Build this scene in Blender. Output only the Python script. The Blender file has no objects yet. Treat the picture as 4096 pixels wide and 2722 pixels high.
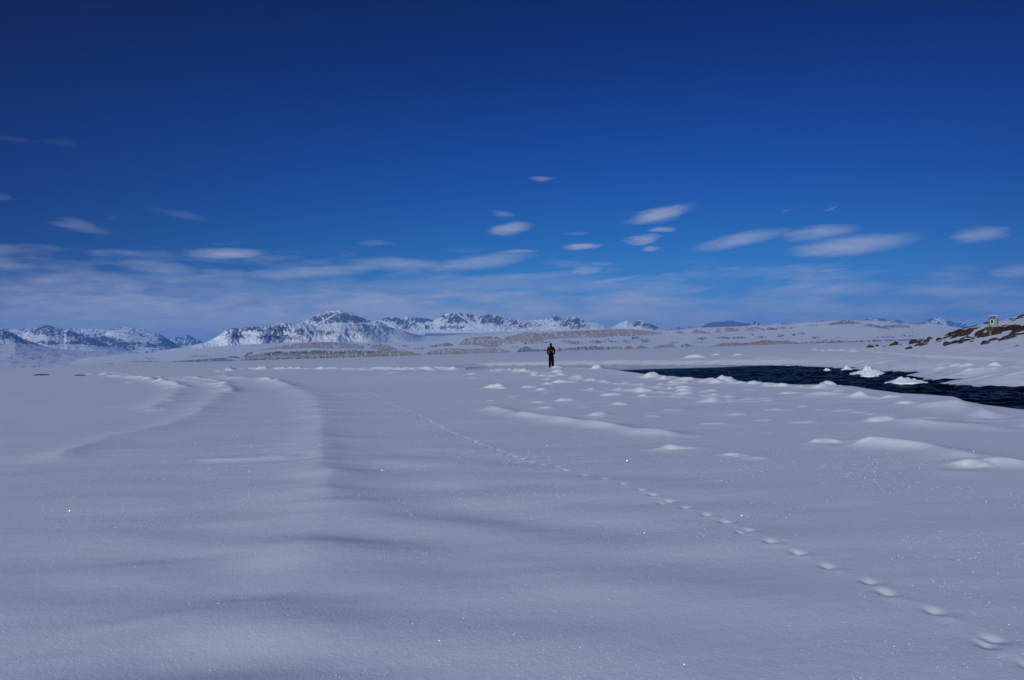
import bpy, bmesh, math, random
import numpy as np
from mathutils import Vector, Matrix

S = bpy.context.scene
COL = S.collection
R = math.radians
random.seed(7)
rng = np.random.default_rng(11)

# ------------------------------------------------------------------ camera
F = 3137.0                       # focal length in photo pixels (4096 wide)
CAMZ = 1.65
PITCH, ROLL = R(0.877), math.atan(0.0302)
fwd = np.array([0, math.cos(PITCH), math.sin(PITCH)])
u0 = np.array([0, -math.sin(PITCH), math.cos(PITCH)])
r0 = np.array([1.0, 0, 0])
up = u0 * math.cos(ROLL) + r0 * math.sin(ROLL)
rt = r0 * math.cos(ROLL) - u0 * math.sin(ROLL)
cd = bpy.data.cameras.new('camera')
cam = bpy.data.objects.new('camera', cd)
COL.objects.link(cam)
M = Matrix.Identity(4)
for i in range(3):
    M[i][0], M[i][1], M[i][2] = rt[i], up[i], -fwd[i]
M[2][3] = CAMZ
cam.matrix_world = M
cd.sensor_width = 36.0
cd.lens = 36.0 * F / 4096
cd.clip_start, cd.clip_end = 0.1, 90000
S.camera = cam

# ------------------------------------------------------------------ light
SUN_EL, SUN_AZ = R(22), R(180 + 32)          # azimuth clockwise from +Y: behind the camera, to the left
sun_dir = np.array([math.sin(SUN_AZ) * math.cos(SUN_EL), math.cos(SUN_AZ) * math.cos(SUN_EL), math.sin(SUN_EL)])
sl = bpy.data.lights.new('sun', 'SUN')
sl.energy = 3.1
sl.angle = R(0.53)
sl.color = (1.0, 1.0, 0.97)
so = bpy.data.objects.new('sun', sl)
so.rotation_euler = Vector(sun_dir).to_track_quat('Z', 'Y').to_euler()
COL.objects.link(so)

W = bpy.data.worlds.new('World')
S.world = W
W.use_nodes = True
wt = W.node_tree
wt.nodes.clear()


def nd(t, typ, **kw):
    n = t.nodes.new(typ)
    for k, v in kw.items():
        setattr(n, k, v)
    return n


def mth(t, op, a, b=None, c=None, clamp=False):
    n = t.nodes.new('ShaderNodeMath')
    n.operation = op
    n.use_clamp = clamp
    for i, v in enumerate((a, b, c)):
        if v is None:
            continue
        if isinstance(v, (int, float)):
            n.inputs[i].default_value = v
        else:
            t.links.new(v, n.inputs[i])
    return n.outputs[0]


def ramp(t, fac, stops, interp='LINEAR'):
    n = t.nodes.new('ShaderNodeValToRGB')
    n.color_ramp.interpolation = interp
    e = n.color_ramp.elements
    while len(e) > 1:
        e.remove(e[-1])
    e[0].position = stops[0][0]
    e[0].color = (*stops[0][1], 1)
    for p, c in stops[1:]:
        q = e.new(p)
        q.color = (*c, 1)
    t.links.new(fac, n.inputs[0])
    return n.outputs[0]


def mixc(t, fac, a, b, mode='MIX'):
    n = t.nodes.new('ShaderNodeMix')
    n.data_type = 'RGBA'
    n.blend_type = mode
    for i, v in ((0, fac), (6, a), (7, b)):
        if isinstance(v, (int, float)):
            n.inputs[i].default_value = v
        elif isinstance(v, tuple):
            n.inputs[i].default_value = (*v, 1)
        else:
            t.links.new(v, n.inputs[i])
    return n.outputs[2]


SKYSTR = 0.10
sky = nd(wt, 'ShaderNodeTexSky', sky_type='NISHITA', sun_disc=False, sun_elevation=SUN_EL,
         sun_rotation=SUN_AZ, altitude=100, air_density=1.0, dust_density=0.4, ozone_density=3.0)
tc = nd(wt, 'ShaderNodeTexCoord')
sx = nd(wt, 'ShaderNodeSeparateXYZ')
wt.links.new(tc.outputs['Generated'], sx.inputs[0])
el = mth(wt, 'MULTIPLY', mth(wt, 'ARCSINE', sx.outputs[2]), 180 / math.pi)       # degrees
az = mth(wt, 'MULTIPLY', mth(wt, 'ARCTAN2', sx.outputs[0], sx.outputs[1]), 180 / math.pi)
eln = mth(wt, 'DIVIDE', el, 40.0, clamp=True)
# the deep polarised blue of dry arctic air within view: grade the physical sky by elevation
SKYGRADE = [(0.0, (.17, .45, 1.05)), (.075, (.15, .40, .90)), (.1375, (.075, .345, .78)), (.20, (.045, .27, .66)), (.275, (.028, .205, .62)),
            (.365, (.014, .150, .55)), (.50, (.003, .078, .38)), (.625, (.0, .044, .265)), (.72, (.003, .07, .38)), (1.0, (.10, .46, 1.30))]  # last stops, above the view: blue raised to add fill light on the snow
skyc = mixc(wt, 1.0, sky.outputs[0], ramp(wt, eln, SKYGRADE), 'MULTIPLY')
# away from the clearest part of the sky the blue deepens to both sides
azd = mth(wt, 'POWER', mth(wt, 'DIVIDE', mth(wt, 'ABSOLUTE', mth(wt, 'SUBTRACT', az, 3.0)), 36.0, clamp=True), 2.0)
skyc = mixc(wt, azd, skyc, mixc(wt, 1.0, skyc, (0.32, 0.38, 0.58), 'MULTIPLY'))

# clouds: thin wind-drawn wisps, each with its own place in the sky
SK = 1.0 / SKYSTR
CLCOL = (4.7, 5.1, 6.4)


def azel(u, y):
    d = fwd * F + rt * (u - 2048) + up * (1361 - y)
    d = d / np.linalg.norm(d)
    return math.degrees(math.atan2(d[0], d[1])), math.degrees(math.asin(d[2]))


comb = nd(wt, 'ShaderNodeCombineXYZ')
wt.links.new(mth(wt, 'MULTIPLY', az, 0.16), comb.inputs[0])
wt.links.new(mth(wt, 'MULTIPLY', el, 0.9), comb.inputs[1])
n1 = nd(wt, 'ShaderNodeTexNoise')
n1.inputs['Scale'].default_value = 1.0
n1.inputs['Detail'].default_value = 5
n1.inputs['Roughness'].default_value = 0.55
wt.links.new(comb.outputs[0], n1.inputs['Vector'])
n1s = nd(wt, 'ShaderNodeSeparateColor')
wt.links.new(n1.outputs['Color'], n1s.inputs[0])
comb2 = nd(wt, 'ShaderNodeCombineXYZ')
wt.links.new(mth(wt, 'MULTIPLY', az, 0.7), comb2.inputs[0])
wt.links.new(mth(wt, 'MULTIPLY', el, 3.2), comb2.inputs[1])
n2 = nd(wt, 'ShaderNodeTexNoise')
n2.inputs['Scale'].default_value = 1.0
n2.inputs['Detail'].default_value = 4
wt.links.new(comb2.outputs[0], n2.inputs['Vector'])
n2s = nd(wt, 'ShaderNodeSeparateColor')
wt.links.new(n2.outputs['Color'], n2s.inputs[0])
azw = mth(wt, 'ADD', mth(wt, 'ADD', az, mth(wt, 'MULTIPLY', mth(wt, 'SUBTRACT', n1s.outputs[0], 0.5), 1.8)), mth(wt, 'MULTIPLY', mth(wt, 'SUBTRACT', n2s.outputs[0], 0.5), 1.8))
elw = mth(wt, 'ADD', mth(wt, 'ADD', el, mth(wt, 'MULTIPLY', mth(wt, 'SUBTRACT', n1s.outputs[1], 0.5), 0.4)), mth(wt, 'MULTIPLY', mth(wt, 'SUBTRACT', n2s.outputs[1], 0.5), 0.32))
fine = mth(wt, 'SUBTRACT', n2.outputs[0], 0.5)
CLOUDS = [  # u, y, half width, half height, strength, tilt (px down per px right)
    (902, 1018, 165, 24, 1.0, 0.0), (630, 1075, 170, 38, .6, .12), (330, 905, 110, 30, .40, .15), (20, 560, 120, 16, .08, .02),
    (240, 575, 60, 20, .07, 0), (10, 790, 40, 16, .2, 0), (720, 860, 110, 16, .16, .15), (2160, 717, 45, 14, .4, 0),
    (2010, 855, 45, 15, .35, .1), (2040, 915, 85, 26, .85, -.06), (2070, 1008, 90, 9, .6, 0), (2330, 988, 80, 13, .9, -.03),
    (2635, 860, 130, 30, .95, -.16), (2635, 920, 60, 13, .7, .08), (2560, 960, 65, 22, .9, -.08), (2600, 996, 38, 12, .65, 0),
    (2960, 960, 190, 30, .75, -.14), (3270, 932, 160, 32, .75, -.02), (3400, 985, 260, 40, 1.0, -.03), (3330, 833, 28, 10, .4, -.3),
    (3135, 846, 22, 6, .35, -.2), (3930, 940, 115, 34, .75, 0), (4050, 1092, 110, 28, .65, 0), (3340, 1080, 65, 10, .5, 0),
    (2665, 1100, 26, 7, .5, 0), (1210, 1095, 260, 30, .75, -.05), (1600, 1058, 220, 26, .65, .05), (1910, 1050, 220, 30, .7, -.1),
    (2350, 1085, 70, 18, .7, 0), (2430, 1122, 150, 12, .7, -.08), (2050, 1110, 300, 18, .6, -.03), (1400, 1072, 240, 16, .6, -.04),
    (3180, 1155, 190, 24, .7, -.08), (2750, 1165, 90, 14, .6, -.15), (2330, 720, 60, 8, .0, 0), (1490, 975, 60, 12, .25, -.1),
    (3860, 1075, 90, 14, .25, .1), (2300, 938, 50, 8, .2, 0), (1800, 1145, 700, 42, .55, 0), (150, 1150, 620, 55, .62, .04),
    (900, 1180, 640, 60, .6, .02), (2300, 1150, 420, 28, .5, 0)]
acc = None
for (u, y, hw, hh, st, tl) in CLOUDS:
    if st == 0:
        continue
    a0, e0 = azel(u, y)
    a1, e1 = azel(u + hw, y)
    a2, e2 = azel(u, y - hh)
    wa, we = abs(a1 - a0), abs(e2 - e0)
    slope = -tl * 1.0 + math.tan(ROLL)
    da = mth(wt, 'SUBTRACT', azw, a0)
    de = mth(wt, 'SUBTRACT', mth(wt, 'SUBTRACT', elw, e0), mth(wt, 'MULTIPLY', da, slope - math.tan(ROLL)))
    q = mth(wt, 'ADD', mth(wt, 'POWER', mth(wt, 'ABSOLUTE', mth(wt, 'DIVIDE', da, wa * 1.2)), 2.0),
            mth(wt, 'POWER', mth(wt, 'ABSOLUTE', mth(wt, 'DIVIDE', de, we * 1.12)), 2.0))
    m_ = mth(wt, 'MULTIPLY', mth(wt, 'POWER', mth(wt, 'MULTIPLY_ADD', q, -1.0, 1.0, clamp=True), 1.4), st * .80)
    acc = m_ if acc is None else mth(wt, 'MAXIMUM', acc, m_)
# veil of cloud low over the horizon
veilbase = mth(wt, 'ADD', mth(wt, 'MULTIPLY', el, -0.27), 1.62)
leftmore = mth(wt, 'MULTIPLY', mth(wt, 'SUBTRACT', 4.0, az), 0.013)
veil = mth(wt, 'ADD', mth(wt, 'ADD', veilbase, leftmore), mth(wt, 'MULTIPLY', mth(wt, 'SUBTRACT', n1.outputs[0], 0.5), 2.8), clamp=True)
veil = mth(wt, 'MULTIPLY', mth(wt, 'POWER', veil, 1.4), mth(wt, 'MULTIPLY_ADD', fine, .8, .93))
acc2 = mth(wt, 'MAXIMUM', mth(wt, 'ADD', acc, mth(wt, 'MULTIPLY', mth(wt, 'MULTIPLY', fine, acc), 1.1), clamp=True), veil)
acc2 = mth(wt, 'MULTIPLY', acc2, mth(wt, 'MULTIPLY_ADD', azd, -0.30, 1.0))
front = mth(wt, 'GREATER_THAN', sx.outputs[1], -0.3)
acc2 = mth(wt, 'MULTIPLY', mth(wt, 'MULTIPLY', acc2, front), 0.92, clamp=True)
skyc = mixc(wt, acc2, skyc, CLCOL)
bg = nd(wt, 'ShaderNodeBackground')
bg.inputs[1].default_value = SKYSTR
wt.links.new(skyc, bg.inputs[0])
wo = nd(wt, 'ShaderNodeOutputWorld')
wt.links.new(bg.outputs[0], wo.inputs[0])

S.view_settings.view_transform = 'Standard'
S.view_settings.look = 'None'
S.view_settings.exposure = -0.20
S.view_settings.gamma = 1
S.cycles.volume_bounces = 1
S.cycles.max_bounces = 6
S.cycles.sample_clamp_indirect = 5


# ------------------------------------------------------------------ helpers
def tag(o, label=None, cat=None, group=None, kind=None):
    for k, v in (('label', label), ('category', cat), ('group', group), ('kind', kind)):
        if v:
            o[k] = v
    return o


def raydir(u, y):
    u = np.asarray(u, float)
    y = np.asarray(y, float)
    return fwd * F + rt * (u - 2048)[..., None] + up * (1361 - y)[..., None]


def at_range(u, y, r):
    d = raydir(u, y)
    k = np.asarray(r) / np.hypot(d[..., 0], d[..., 1])
    p = d * k[..., None]
    p[..., 2] += CAMZ
    return p


def at_z(u, y, z=0.0):
    d = raydir(u, y)
    k = (z - CAMZ) / d[..., 2]
    p = d * k[..., None]
    p[..., 2] += CAMZ
    return p


_perm = rng.permutation(512)
_ang = rng.uniform(0, 2 * math.pi, 512)
_gx, _gy = np.cos(_ang), np.sin(_ang)


def pn(x, y, s=0):
    """gradient noise, about -0.7..0.7"""
    x = np.asarray(x, float) + s * 17.31
    y = np.asarray(y, float) + s * 9.77
    xi, yi = np.floor(x).astype(np.int64), np.floor(y).astype(np.int64)
    xf, yf = x - xi, y - yi
    uu = xf * xf * xf * (xf * (xf * 6 - 15) + 10)
    vv = yf * yf * yf * (yf * (yf * 6 - 15) + 10)

    def g(ix, iy, dx, dy):
        h = _perm[(_perm[ix & 511] + iy) & 511]
        return _gx[h] * dx + _gy[h] * dy
    a = g(xi, yi, xf, yf)
    b = g(xi + 1, yi, xf - 1, yf)
    c = g(xi, yi + 1, xf, yf - 1)
    d = g(xi + 1, yi + 1, xf - 1, yf - 1)
    return (a + uu * (b - a)) + vv * ((c + uu * (d - c)) - (a + uu * (b - a)))


def fbm(x, y, o=4, s=0, gain=0.5):
    t, a, f = 0, 1.0, 1.0
    for i in range(o):
        t = t + a * pn(np.asarray(x) * f, np.asarray(y) * f, s + i * 3)
        a *= gain
        f *= 2.03
    return t


def ridged(x, y, o=4, s=0):
    t, a, f = 0, 1.0, 1.0
    for i in range(o):
        t = t + a * (0.5 - np.abs(pn(np.asarray(x) * f, np.asarray(y) * f, s + i * 5)) * 1.4)
        a *= 0.5
        f *= 2.07
    return t


def sst(a, b, x):
    t = np.clip((x - a) / (b - a), 0, 1)
    return t * t * (3 - 2 * t)


def grid_mesh(name, P, wrap=False):
    ny, nx = P.shape[:2]
    idx = np.arange(ny * nx).reshape(ny, nx)
    if wrap:
        idx = np.concatenate([idx, idx[:, :1]], 1)
    q = np.stack([idx[:-1, :-1], idx[:-1, 1:], idx[1:, 1:], idx[1:, :-1]], -1).reshape(-1, 4)
    me = bpy.data.meshes.new(name)
    me.vertices.add(ny * nx)
    me.vertices.foreach_set('co', P.reshape(-1).astype(np.float32))
    me.loops.add(q.size)
    me.loops.foreach_set('vertex_index', q.reshape(-1).astype(np.int32))
    me.polygons.add(len(q))
    me.polygons.foreach_set('loop_start', np.arange(0, q.size, 4, dtype=np.int32))
    me.polygons.foreach_set('use_smooth', np.ones(len(q), bool))
    me.update(calc_edges=True)
    me.validate()
    return me


def link(name, me, mat=None, parent=None):
    o = bpy.data.objects.new(name, me)
    COL.objects.link(o)
    if mat:
        me.materials.append(mat)
    if parent:
        o.parent = parent
    return o


def setcol(me, rgb):
    a = me.color_attributes.new('Col', 'FLOAT_COLOR', 'POINT')
    buf = np.ones((len(me.vertices), 4), np.float32)
    buf[:, :3] = rgb.reshape(-1, 3)
    a.data.foreach_set('color', buf.reshape(-1))


def bm_mesh(name, bm, mat, parent=None, smooth=False):
    bmesh.ops.recalc_face_normals(bm, faces=bm.faces)
    me = bpy.data.meshes.new(name)
    bm.to_mesh(me)
    bm.free()
    if smooth:
        me.polygons.foreach_set('use_smooth', np.ones(len(me.polygons), bool))
    return link(name, me, mat, parent)


# ------------------------------------------------------------------ materials
def new_mat(name):
    m = bpy.data.materials.new(name)
    m.use_nodes = True
    t = m.node_tree
    b = t.nodes['Principled BSDF']
    return m, t, b


def noise(t, vec, scale, detail=4, rough=0.5):
    n = t.nodes.new('ShaderNodeTexNoise')
    n.inputs['Scale'].default_value = scale
    n.inputs['Detail'].default_value = detail
    n.inputs['Roughness'].default_value = rough
    if vec is not None:
        t.links.new(vec, n.inputs['Vector'])
    return n.outputs[0]


def bump(t, b, h, strength, dist):
    n = t.nodes.new('ShaderNodeBump')
    n.inputs['Strength'].default_value = strength
    n.inputs['Distance'].default_value = dist
    t.links.new(h, n.inputs['Height'])
    t.links.new(n.outputs[0], b.inputs['Normal'])


def snow_mat():
    m, t, b = new_mat('snow')
    g = nd(t, 'ShaderNodeNewGeometry')
    p = g.outputs['Position']
    a = nd(t, 'ShaderNodeAttribute', attribute_name='Col')
    v = ramp(t, noise(t, p, 0.35, 4), [(0.3, (0.96, 0.97, 0.985)), (0.7, (1, 1, 1))])
    t.links.new(mixc(t, 1.0, a.outputs['Color'], v, 'MULTIPLY'), b.inputs['Base Color'])
    b.inputs['Roughness'].default_value = 0.65
    b.inputs['Specular IOR Level'].default_value = 0.25
    h = mth(t, 'ADD', mth(t, 'MULTIPLY', noise(t, p, 260, 2), 0.35), noise(t, p, 45, 4, 0.65))
    h = mth(t, 'ADD', h, mth(t, 'MULTIPLY', noise(t, p, 9, 4, .6), 1.2))
    bump(t, b, h, 0.55, 0.006)
    return m


def col_mat(name, rough=0.85, bscale=0.0, bdist=1.0, nscale=0.0):
    """surface colour comes from a computed colour attribute"""
    m, t, b = new_mat(name)
    a = nd(t, 'ShaderNodeAttribute', attribute_name='Col')
    c = a.outputs['Color']
    if nscale:
        g = nd(t, 'ShaderNodeNewGeometry')
        v = ramp(t, noise(t, g.outputs['Position'], nscale, 5, .65), [(0.3, (0.82, 0.82, 0.82)), (0.7, (1.1, 1.1, 1.1))])
        c = mixc(t, 1.0, c, v, 'MULTIPLY')
    t.links.new(c, b.inputs['Base Color'])
    b.inputs['Roughness'].default_value = rough
    b.inputs['Specular IOR Level'].default_value = 0.1
    if bscale:
        g = nd(t, 'ShaderNodeNewGeometry')
        bump(t, b, noise(t, g.outputs['Position'], bscale, 5, .6), 0.6, bdist)
    return m


def plain(name, col, rough=0.6, spec=0.3, var=0.12, scale=8.0, metal=0.0):
    m, t, b = new_mat(name)
    tcn = nd(t, 'ShaderNodeTexCoord')
    n = noise(t, tcn.outputs['Object'], scale, 5, .6)
    lo = tuple(max(0, c * (1 - var)) for c in col)
    hi = tuple(min(1, c * (1 + var)) for c in col)
    t.links.new(ramp(t, n, [(0.3, lo), (0.7, hi)]), b.inputs['Base Color'])
    b.inputs['Roughness'].default_value = rough
    b.inputs['Specular IOR Level'].default_value = spec
    b.inputs['Metallic'].default_value = metal
    return m


SNOW = np.array([0.77, 0.825, 0.86])
M_SNOW = snow_mat()
M_MTN = col_mat('mountain_snow_and_rock')
M_HILL = col_mat('hillside_snow', nscale=0.0)

# ------------------------------------------------------------------ water polygon (world)
near_px = [(1840, 1480, -.30), (1880, 1481, -.05), (1930, 1478, .25), (2000, 1472, .36), (2090, 1473, .34), (2130, 1476.5, .30), (2170, 1474, .32),
           (2210, 1469, .40), (2300, 1471, .36), (2400, 1474, .32), (2480, 1483, .25), (2560, 1495, .15), (2680, 1508, .1),
           (2780, 1514, .1), (2900, 1524, .1), (3000, 1531, .1), (3100, 1538, .1), (3200, 1540, .1), (3300, 1541, .1),
           (3400, 1546, .1), (3470, 1557, .1), (3600, 1575, .1), (3700, 1580, .1), (3800, 1588, .1), (3850, 1605, .1),
           (3950, 1625, .1), (4096, 1643, .1), (4300, 1675, .1), (4700, 1740, .1), (5100, 1790, .1), (5350, 1800, .0), (5480, 1785, -.2)]
far_px = [(5500, 1760), (5400, 1700), (5100, 1640), (4700, 1592), (4300, 1562), (4096, 1553), (3983, 1551), (3896, 1547), (3810, 1542), (3722, 1534), (3783, 1522),
          (3690, 1521), (3650, 1514), (3600, 1502), (3650, 1491.5), (3560, 1488), (3430, 1480), (3300, 1472), (3160, 1464.5),
          (3100, 1463), (2700, 1462), (2400, 1461), (2200, 1462), (1950, 1466), (1890, 1470), (1840, 1478)]
WZ = -0.35
nearW = np.array([at_z(u, y, z)[:2] for u, y, z in near_px])
farW = np.array([at_z(u, y, WZ)[:2] for u, y in far_px])
polyW = np.concatenate([nearW, farW])


def dist_poly(x, y, pts, closed=False):
    d = np.full(x.shape, 1e9)
    n = len(pts)
    for i in range(n if closed else n - 1):
        a, b = pts[i], pts[(i + 1) % n]
        ex, ey = b[0] - a[0], b[1] - a[1]
        L = ex * ex + ey * ey + 1e-12
        t = np.clip(((x - a[0]) * ex + (y - a[1]) * ey) / L, 0, 1)
        d = np.minimum(d, np.hypot(x - a[0] - t * ex, y - a[1] - t * ey))
    return d


def poly_val(x, y, pts, vals):
    d = np.full(x.shape, 1e9)
    out = np.zeros(x.shape)
    for i in range(len(pts) - 1):
        a, b = pts[i], pts[i + 1]
        ex, ey = b[0] - a[0], b[1] - a[1]
        t = np.clip(((x - a[0]) * ex + (y - a[1]) * ey) / (ex * ex + ey * ey + 1e-12), 0, 1)
        q = np.hypot(x - a[0] - t * ex, y - a[1] - t * ey)
        m_ = q < d
        d = np.where(m_, q, d)
        out = np.where(m_, vals[i] + (vals[i + 1] - vals[i]) * t, out)
    return out


def inside(x, y, pts):
    c = np.zeros(x.shape, bool)
    n = len(pts)
    for i in range(n):
        (x1, y1), (x2, y2) = pts[i], pts[(i + 1) % n]
        if y1 == y2:
            continue
        cond = ((y1 > y) != (y2 > y)) & (x < (x2 - x1) * (y - y1) / (y2 - y1) + x1)
        c ^= cond
    return c


# ------------------------------------------------------------------ snow field
PERSON = at_z(2206, 1467.5, 0.46)
MOUNDS = [  # u, y base, width px, height px
    (2746, 1526, 40, 12), (2697, 1534, 42, 11), (2740, 1538, 50, 12), (2648, 1543, 36, 9), (2700, 1544, 80, 7), (2646, 1557, 50, 7),
    (2738, 1557, 70, 13), (2742, 1570, 88, 15), (2850, 1574, 90, 15), (2575, 1589, 55, 10), (2856, 1607, 110, 18), (2830, 1534, 50, 9),
    (2895, 1534, 70, 13), (2880, 1539, 80, 8), (2955, 1533, 64, 14), (3031, 1537, 42, 12), (3077, 1541, 62, 14), (3146, 1542, 34, 6),
    (3355, 1551, 95, 22), (3290, 1559, 55, 13), (3150, 1578, 60, 11), (3210, 1577, 80, 6), (3370, 1571, 50, 8), (3306, 1581, 65, 10),
    (3445, 1598, 55, 10), (3575, 1600, 62, 13), (3632, 1623, 62, 12), (3545, 1690, 120, 18), (1986, 1556, 80, 27), (2010, 1558, 55, 12),
    (2120, 1555, 78, 14), (2167, 1564, 68, 12), (2228, 1492, 40, 9), (2233, 1503, 62, 10), (2172, 1512, 38, 9), (2195, 1522, 52, 8),
    (2208, 1513, 52, 7), (2195, 1541, 42, 11), (2262, 1534, 95, 15), (2315, 1516, 64, 11), (2390, 1493, 48, 14), (2487, 1492, 42, 9),
    (2096, 1503, 42, 10), (2064, 1501, 30, 6), (2001, 1487, 26, 5), (2057, 1487, 46, 4), (2155, 1610, 58, 9), (2262, 1604, 95, 14),
    (2190, 1629, 85, 13), (2460, 1585, 82, 13), (2478, 1616, 90, 12), (2405, 1659, 115, 17), (2436, 1536, 32, 7), (2343, 1626, 80, 6),
    (2065, 1586, 60, 7), (2047, 1593, 56, 5), (1971, 1604, 50, 5), (2182, 1575, 50, 5), (2711, 1788, 140, 26), (2945, 1815, 105, 14),
    (3040, 1828, 110, 9), (3234, 1689, 110, 9), (3070, 1676, 75, 6), (413, 1502, 45, 6), (452, 1507, 36, 5), (350, 1500, 42, 5),
    (346, 1516, 20, 4), (527, 1514, 30, 4), (508, 1533, 45, 5), (591, 1520, 40, 6), (636, 1529, 35, 6), (680, 1536, 45, 6),
    (705, 1546, 35, 6), (750, 1556, 50, 5), (636, 1509, 30, 4), (770, 1515, 40, 5), (807, 1521, 40, 5), (845, 1525, 35, 5),
    (880, 1549, 40, 6), (909, 1571, 52, 8), (922, 1518, 50, 5), (1036, 1515, 30, 4), (1074, 1528, 50, 6), (674, 1613, 60, 6),
    (610, 1644, 110, 7), (2782, 1434, 78, 10), (2870, 1422, 40, 7), (2958, 1424, 46, 8), (3295, 1405, 22, 6), (3325, 1404, 28, 6),
    (3720, 1474, 40, 8), (3770, 1474, 50, 9), (3830, 1472, 50, 9), (3880, 1474, 45, 8), (3690, 1472, 40, 6), (3905, 1519, 85, 17),
    (3720, 1516, 75, 16), (3330, 1768, 115, 22), (3470, 1780, 70, 12), (3900, 1866, 110, 16), (1560, 1507, 46, 5), (1590, 1493, 40, 4),
    (1890, 1511, 45, 5), (1895, 1519, 44, 5), (1740, 1528, 70, 5), (3060, 1600, 90, 8), (3120, 1640, 90, 7), (2960, 1655, 100, 8),
    (2870, 1690, 110, 9), (2700, 1640, 90, 7), (2620, 1660, 90, 8), (3000, 1565, 50, 6)]
for (pl, n, w, h) in (([(880, 1487), (1000, 1481), (1100, 1478), (1300, 1478), (1600, 1479), (1800, 1478), (1900, 1475)], 70, (16, 60), (2.6, 6)),
                      ([(2440, 1458), (2600, 1456), (2800, 1456), (3000, 1456), (3150, 1458), (3300, 1464), (3450, 1470), (3560, 1478)], 90, (16, 60), (4, 9)),
                      ([(2600, 1450), (2900, 1450), (3100, 1451), (3400, 1458)], 24, (24, 60), (2, 4)),
                      ([(3100, 1440), (3350, 1436), (3600, 1438)], 10, (60, 160), (1.5, 2.5)),
                      ([(3250, 1402), (3500, 1408), (3700, 1418), (3900, 1430), (4090, 1436)], 46, (14, 50), (2, 6)),
                      ([(3650, 1480), (3850, 1486), (4090, 1478)], 18, (20, 60), (2, 5)),
                      ([(3950, 1530), (4200, 1540)], 6, (50, 90), (6, 10)),
                      ([(300, 1492), (450, 1488), (560, 1500)], 12, (16, 50), (1.5, 3)),
                      ([(1950, 1500), (2200, 1508), (2500, 1540), (2700, 1560)], 48, (18, 62), (3, 9)),
                      ([(2560, 1512), (2700, 1522), (2900, 1535), (3100, 1550), (3350, 1560)], 50, (22, 70), (4, 11)),
                      ([(2450, 1560), (2700, 1580), (2950, 1590)], 26, (30, 90), (4, 10)),
                      ([(2300, 1560), (2700, 1590), (3100, 1610), (3500, 1660), (3900, 1700)], 30, (40, 120), (2, 7))):
    pa = np.array(pl, float)
    for k in range(n):
        t = rng.uniform(0, len(pa) - 1)
        i = int(t)
        p = pa[i] + (pa[i + 1] - pa[i]) * (t - i)
        MOUNDS.append((p[0], p[1] + rng.normal(0, 2.0), rng.uniform(*w), rng.uniform(*h)))

RIDGES = [  # pixel polyline, height m, half width m (at 20 m)
    ([(860, 1488), (940, 1483), (1000, 1481), (1100, 1478), (1300, 1478.5), (1450, 1478), (1600, 1479.5), (1800, 1478), (1900, 1475), (1990, 1473)], .13, .30),
    ([(440, 1506), (540, 1514), (600, 1520), (660, 1532), (720, 1548), (760, 1556)], .07, .3),
    ([(740, 1510), (820, 1520), (880, 1532), (930, 1556), (915, 1580)], .07, .3),
    ([(1040, 1524), (1100, 1532), (1180, 1552)], .05, .3),
    ([(880, 1508), (1050, 1520), (1150, 1545), (1230, 1578), (1278, 1625), (1292, 1700), (1297, 1800), (1305, 1880), (1320, 1960), (1312, 2040),
      (1250, 2200), (1180, 2350), (1100, 2500), (1050, 2760)], .065, .60),
    ([(690, 1512), (780, 1525), (880, 1545), (905, 1568), (870, 1600), (800, 1650), (720, 1690), (600, 1720), (400, 1765), (250, 1830), (80, 1870), (-60, 1885)], .05, .5),
    ([(420, 1490), (560, 1510), (650, 1530), (722, 1548), (705, 1580), (650, 1620), (560, 1650)], .055, .5),
    ([(1960, 1628), (2010, 1648), (2100, 1662), (2200, 1674), (2350, 1688), (2500, 1708), (2620, 1728), (2760, 1746)], .10, .34),
    ([(3330, 1772), (3400, 1772), (3460, 1778), (3600, 1792), (3750, 1806), (3850, 1828), (3960, 1860)], .13, .34),
    ([(3860, 1880), (3900, 1868), (4000, 1862), (4096, 1872), (4240, 1895)], .13, .30),
    ([(3500, 1694), (3560, 1690), (3700, 1704), (3900, 1718), (4100, 1722)], .09, .4),
    ([(3640, 1628), (3750, 1638), (3830, 1644), (3900, 1662), (3990, 1690)], .14, .35),
    ([(3150, 1590), (3300, 1590), (3400, 1594), (3500, 1606)], .12, .4),
    ([(760, 1840), (1000, 1832), (1240, 1822)], .045, .22),
    ([(4096, 1702), (4000, 1700), (3900, 1700)], .05, .3)]

PRINTS = [(4150, 2640), (3970, 2556), (3735, 2447), (3545, 2376), (3475, 2330), (3310, 2268), (3190, 2213), (3080, 2172), (2990, 2122),
          (2900, 2085), (2824, 2056), (2740, 2026), (2671, 1998), (2610, 1975), (2563, 1956), (2490, 1932), (2417, 1909), (2340, 1892),
          (2258, 1874), (2170, 1850), (2087, 1827), (2010, 1800), (1940, 1775), (1860, 1745), (1781, 1711), (1705, 1676), (1635, 1642),
          (1546, 1615), (1495, 1584), (1406, 1546), (1390, 1525), (1440, 1506), (1490, 1490)]

azs = np.concatenate([np.arange(-180, -44, 3.0), np.arange(-44, 52.001, 0.085), np.arange(55, 180, 3.0)])
AZ = np.radians(azs)
rr = np.concatenate([[0.02, 0.5, 1.2, 2.0, 2.6], np.geomspace(3.2, 270, 1350), np.geomspace(275, 24000, 90)])
i0, i1 = np.searchsorted(azs, -40), np.searchsorted(azs, 40)
X = rr[:, None] * np.sin(AZ)[None]
Y = rr[:, None] * np.cos(AZ)[None]
RR = np.broadcast_to(rr[:, None], X.shape)

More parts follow.
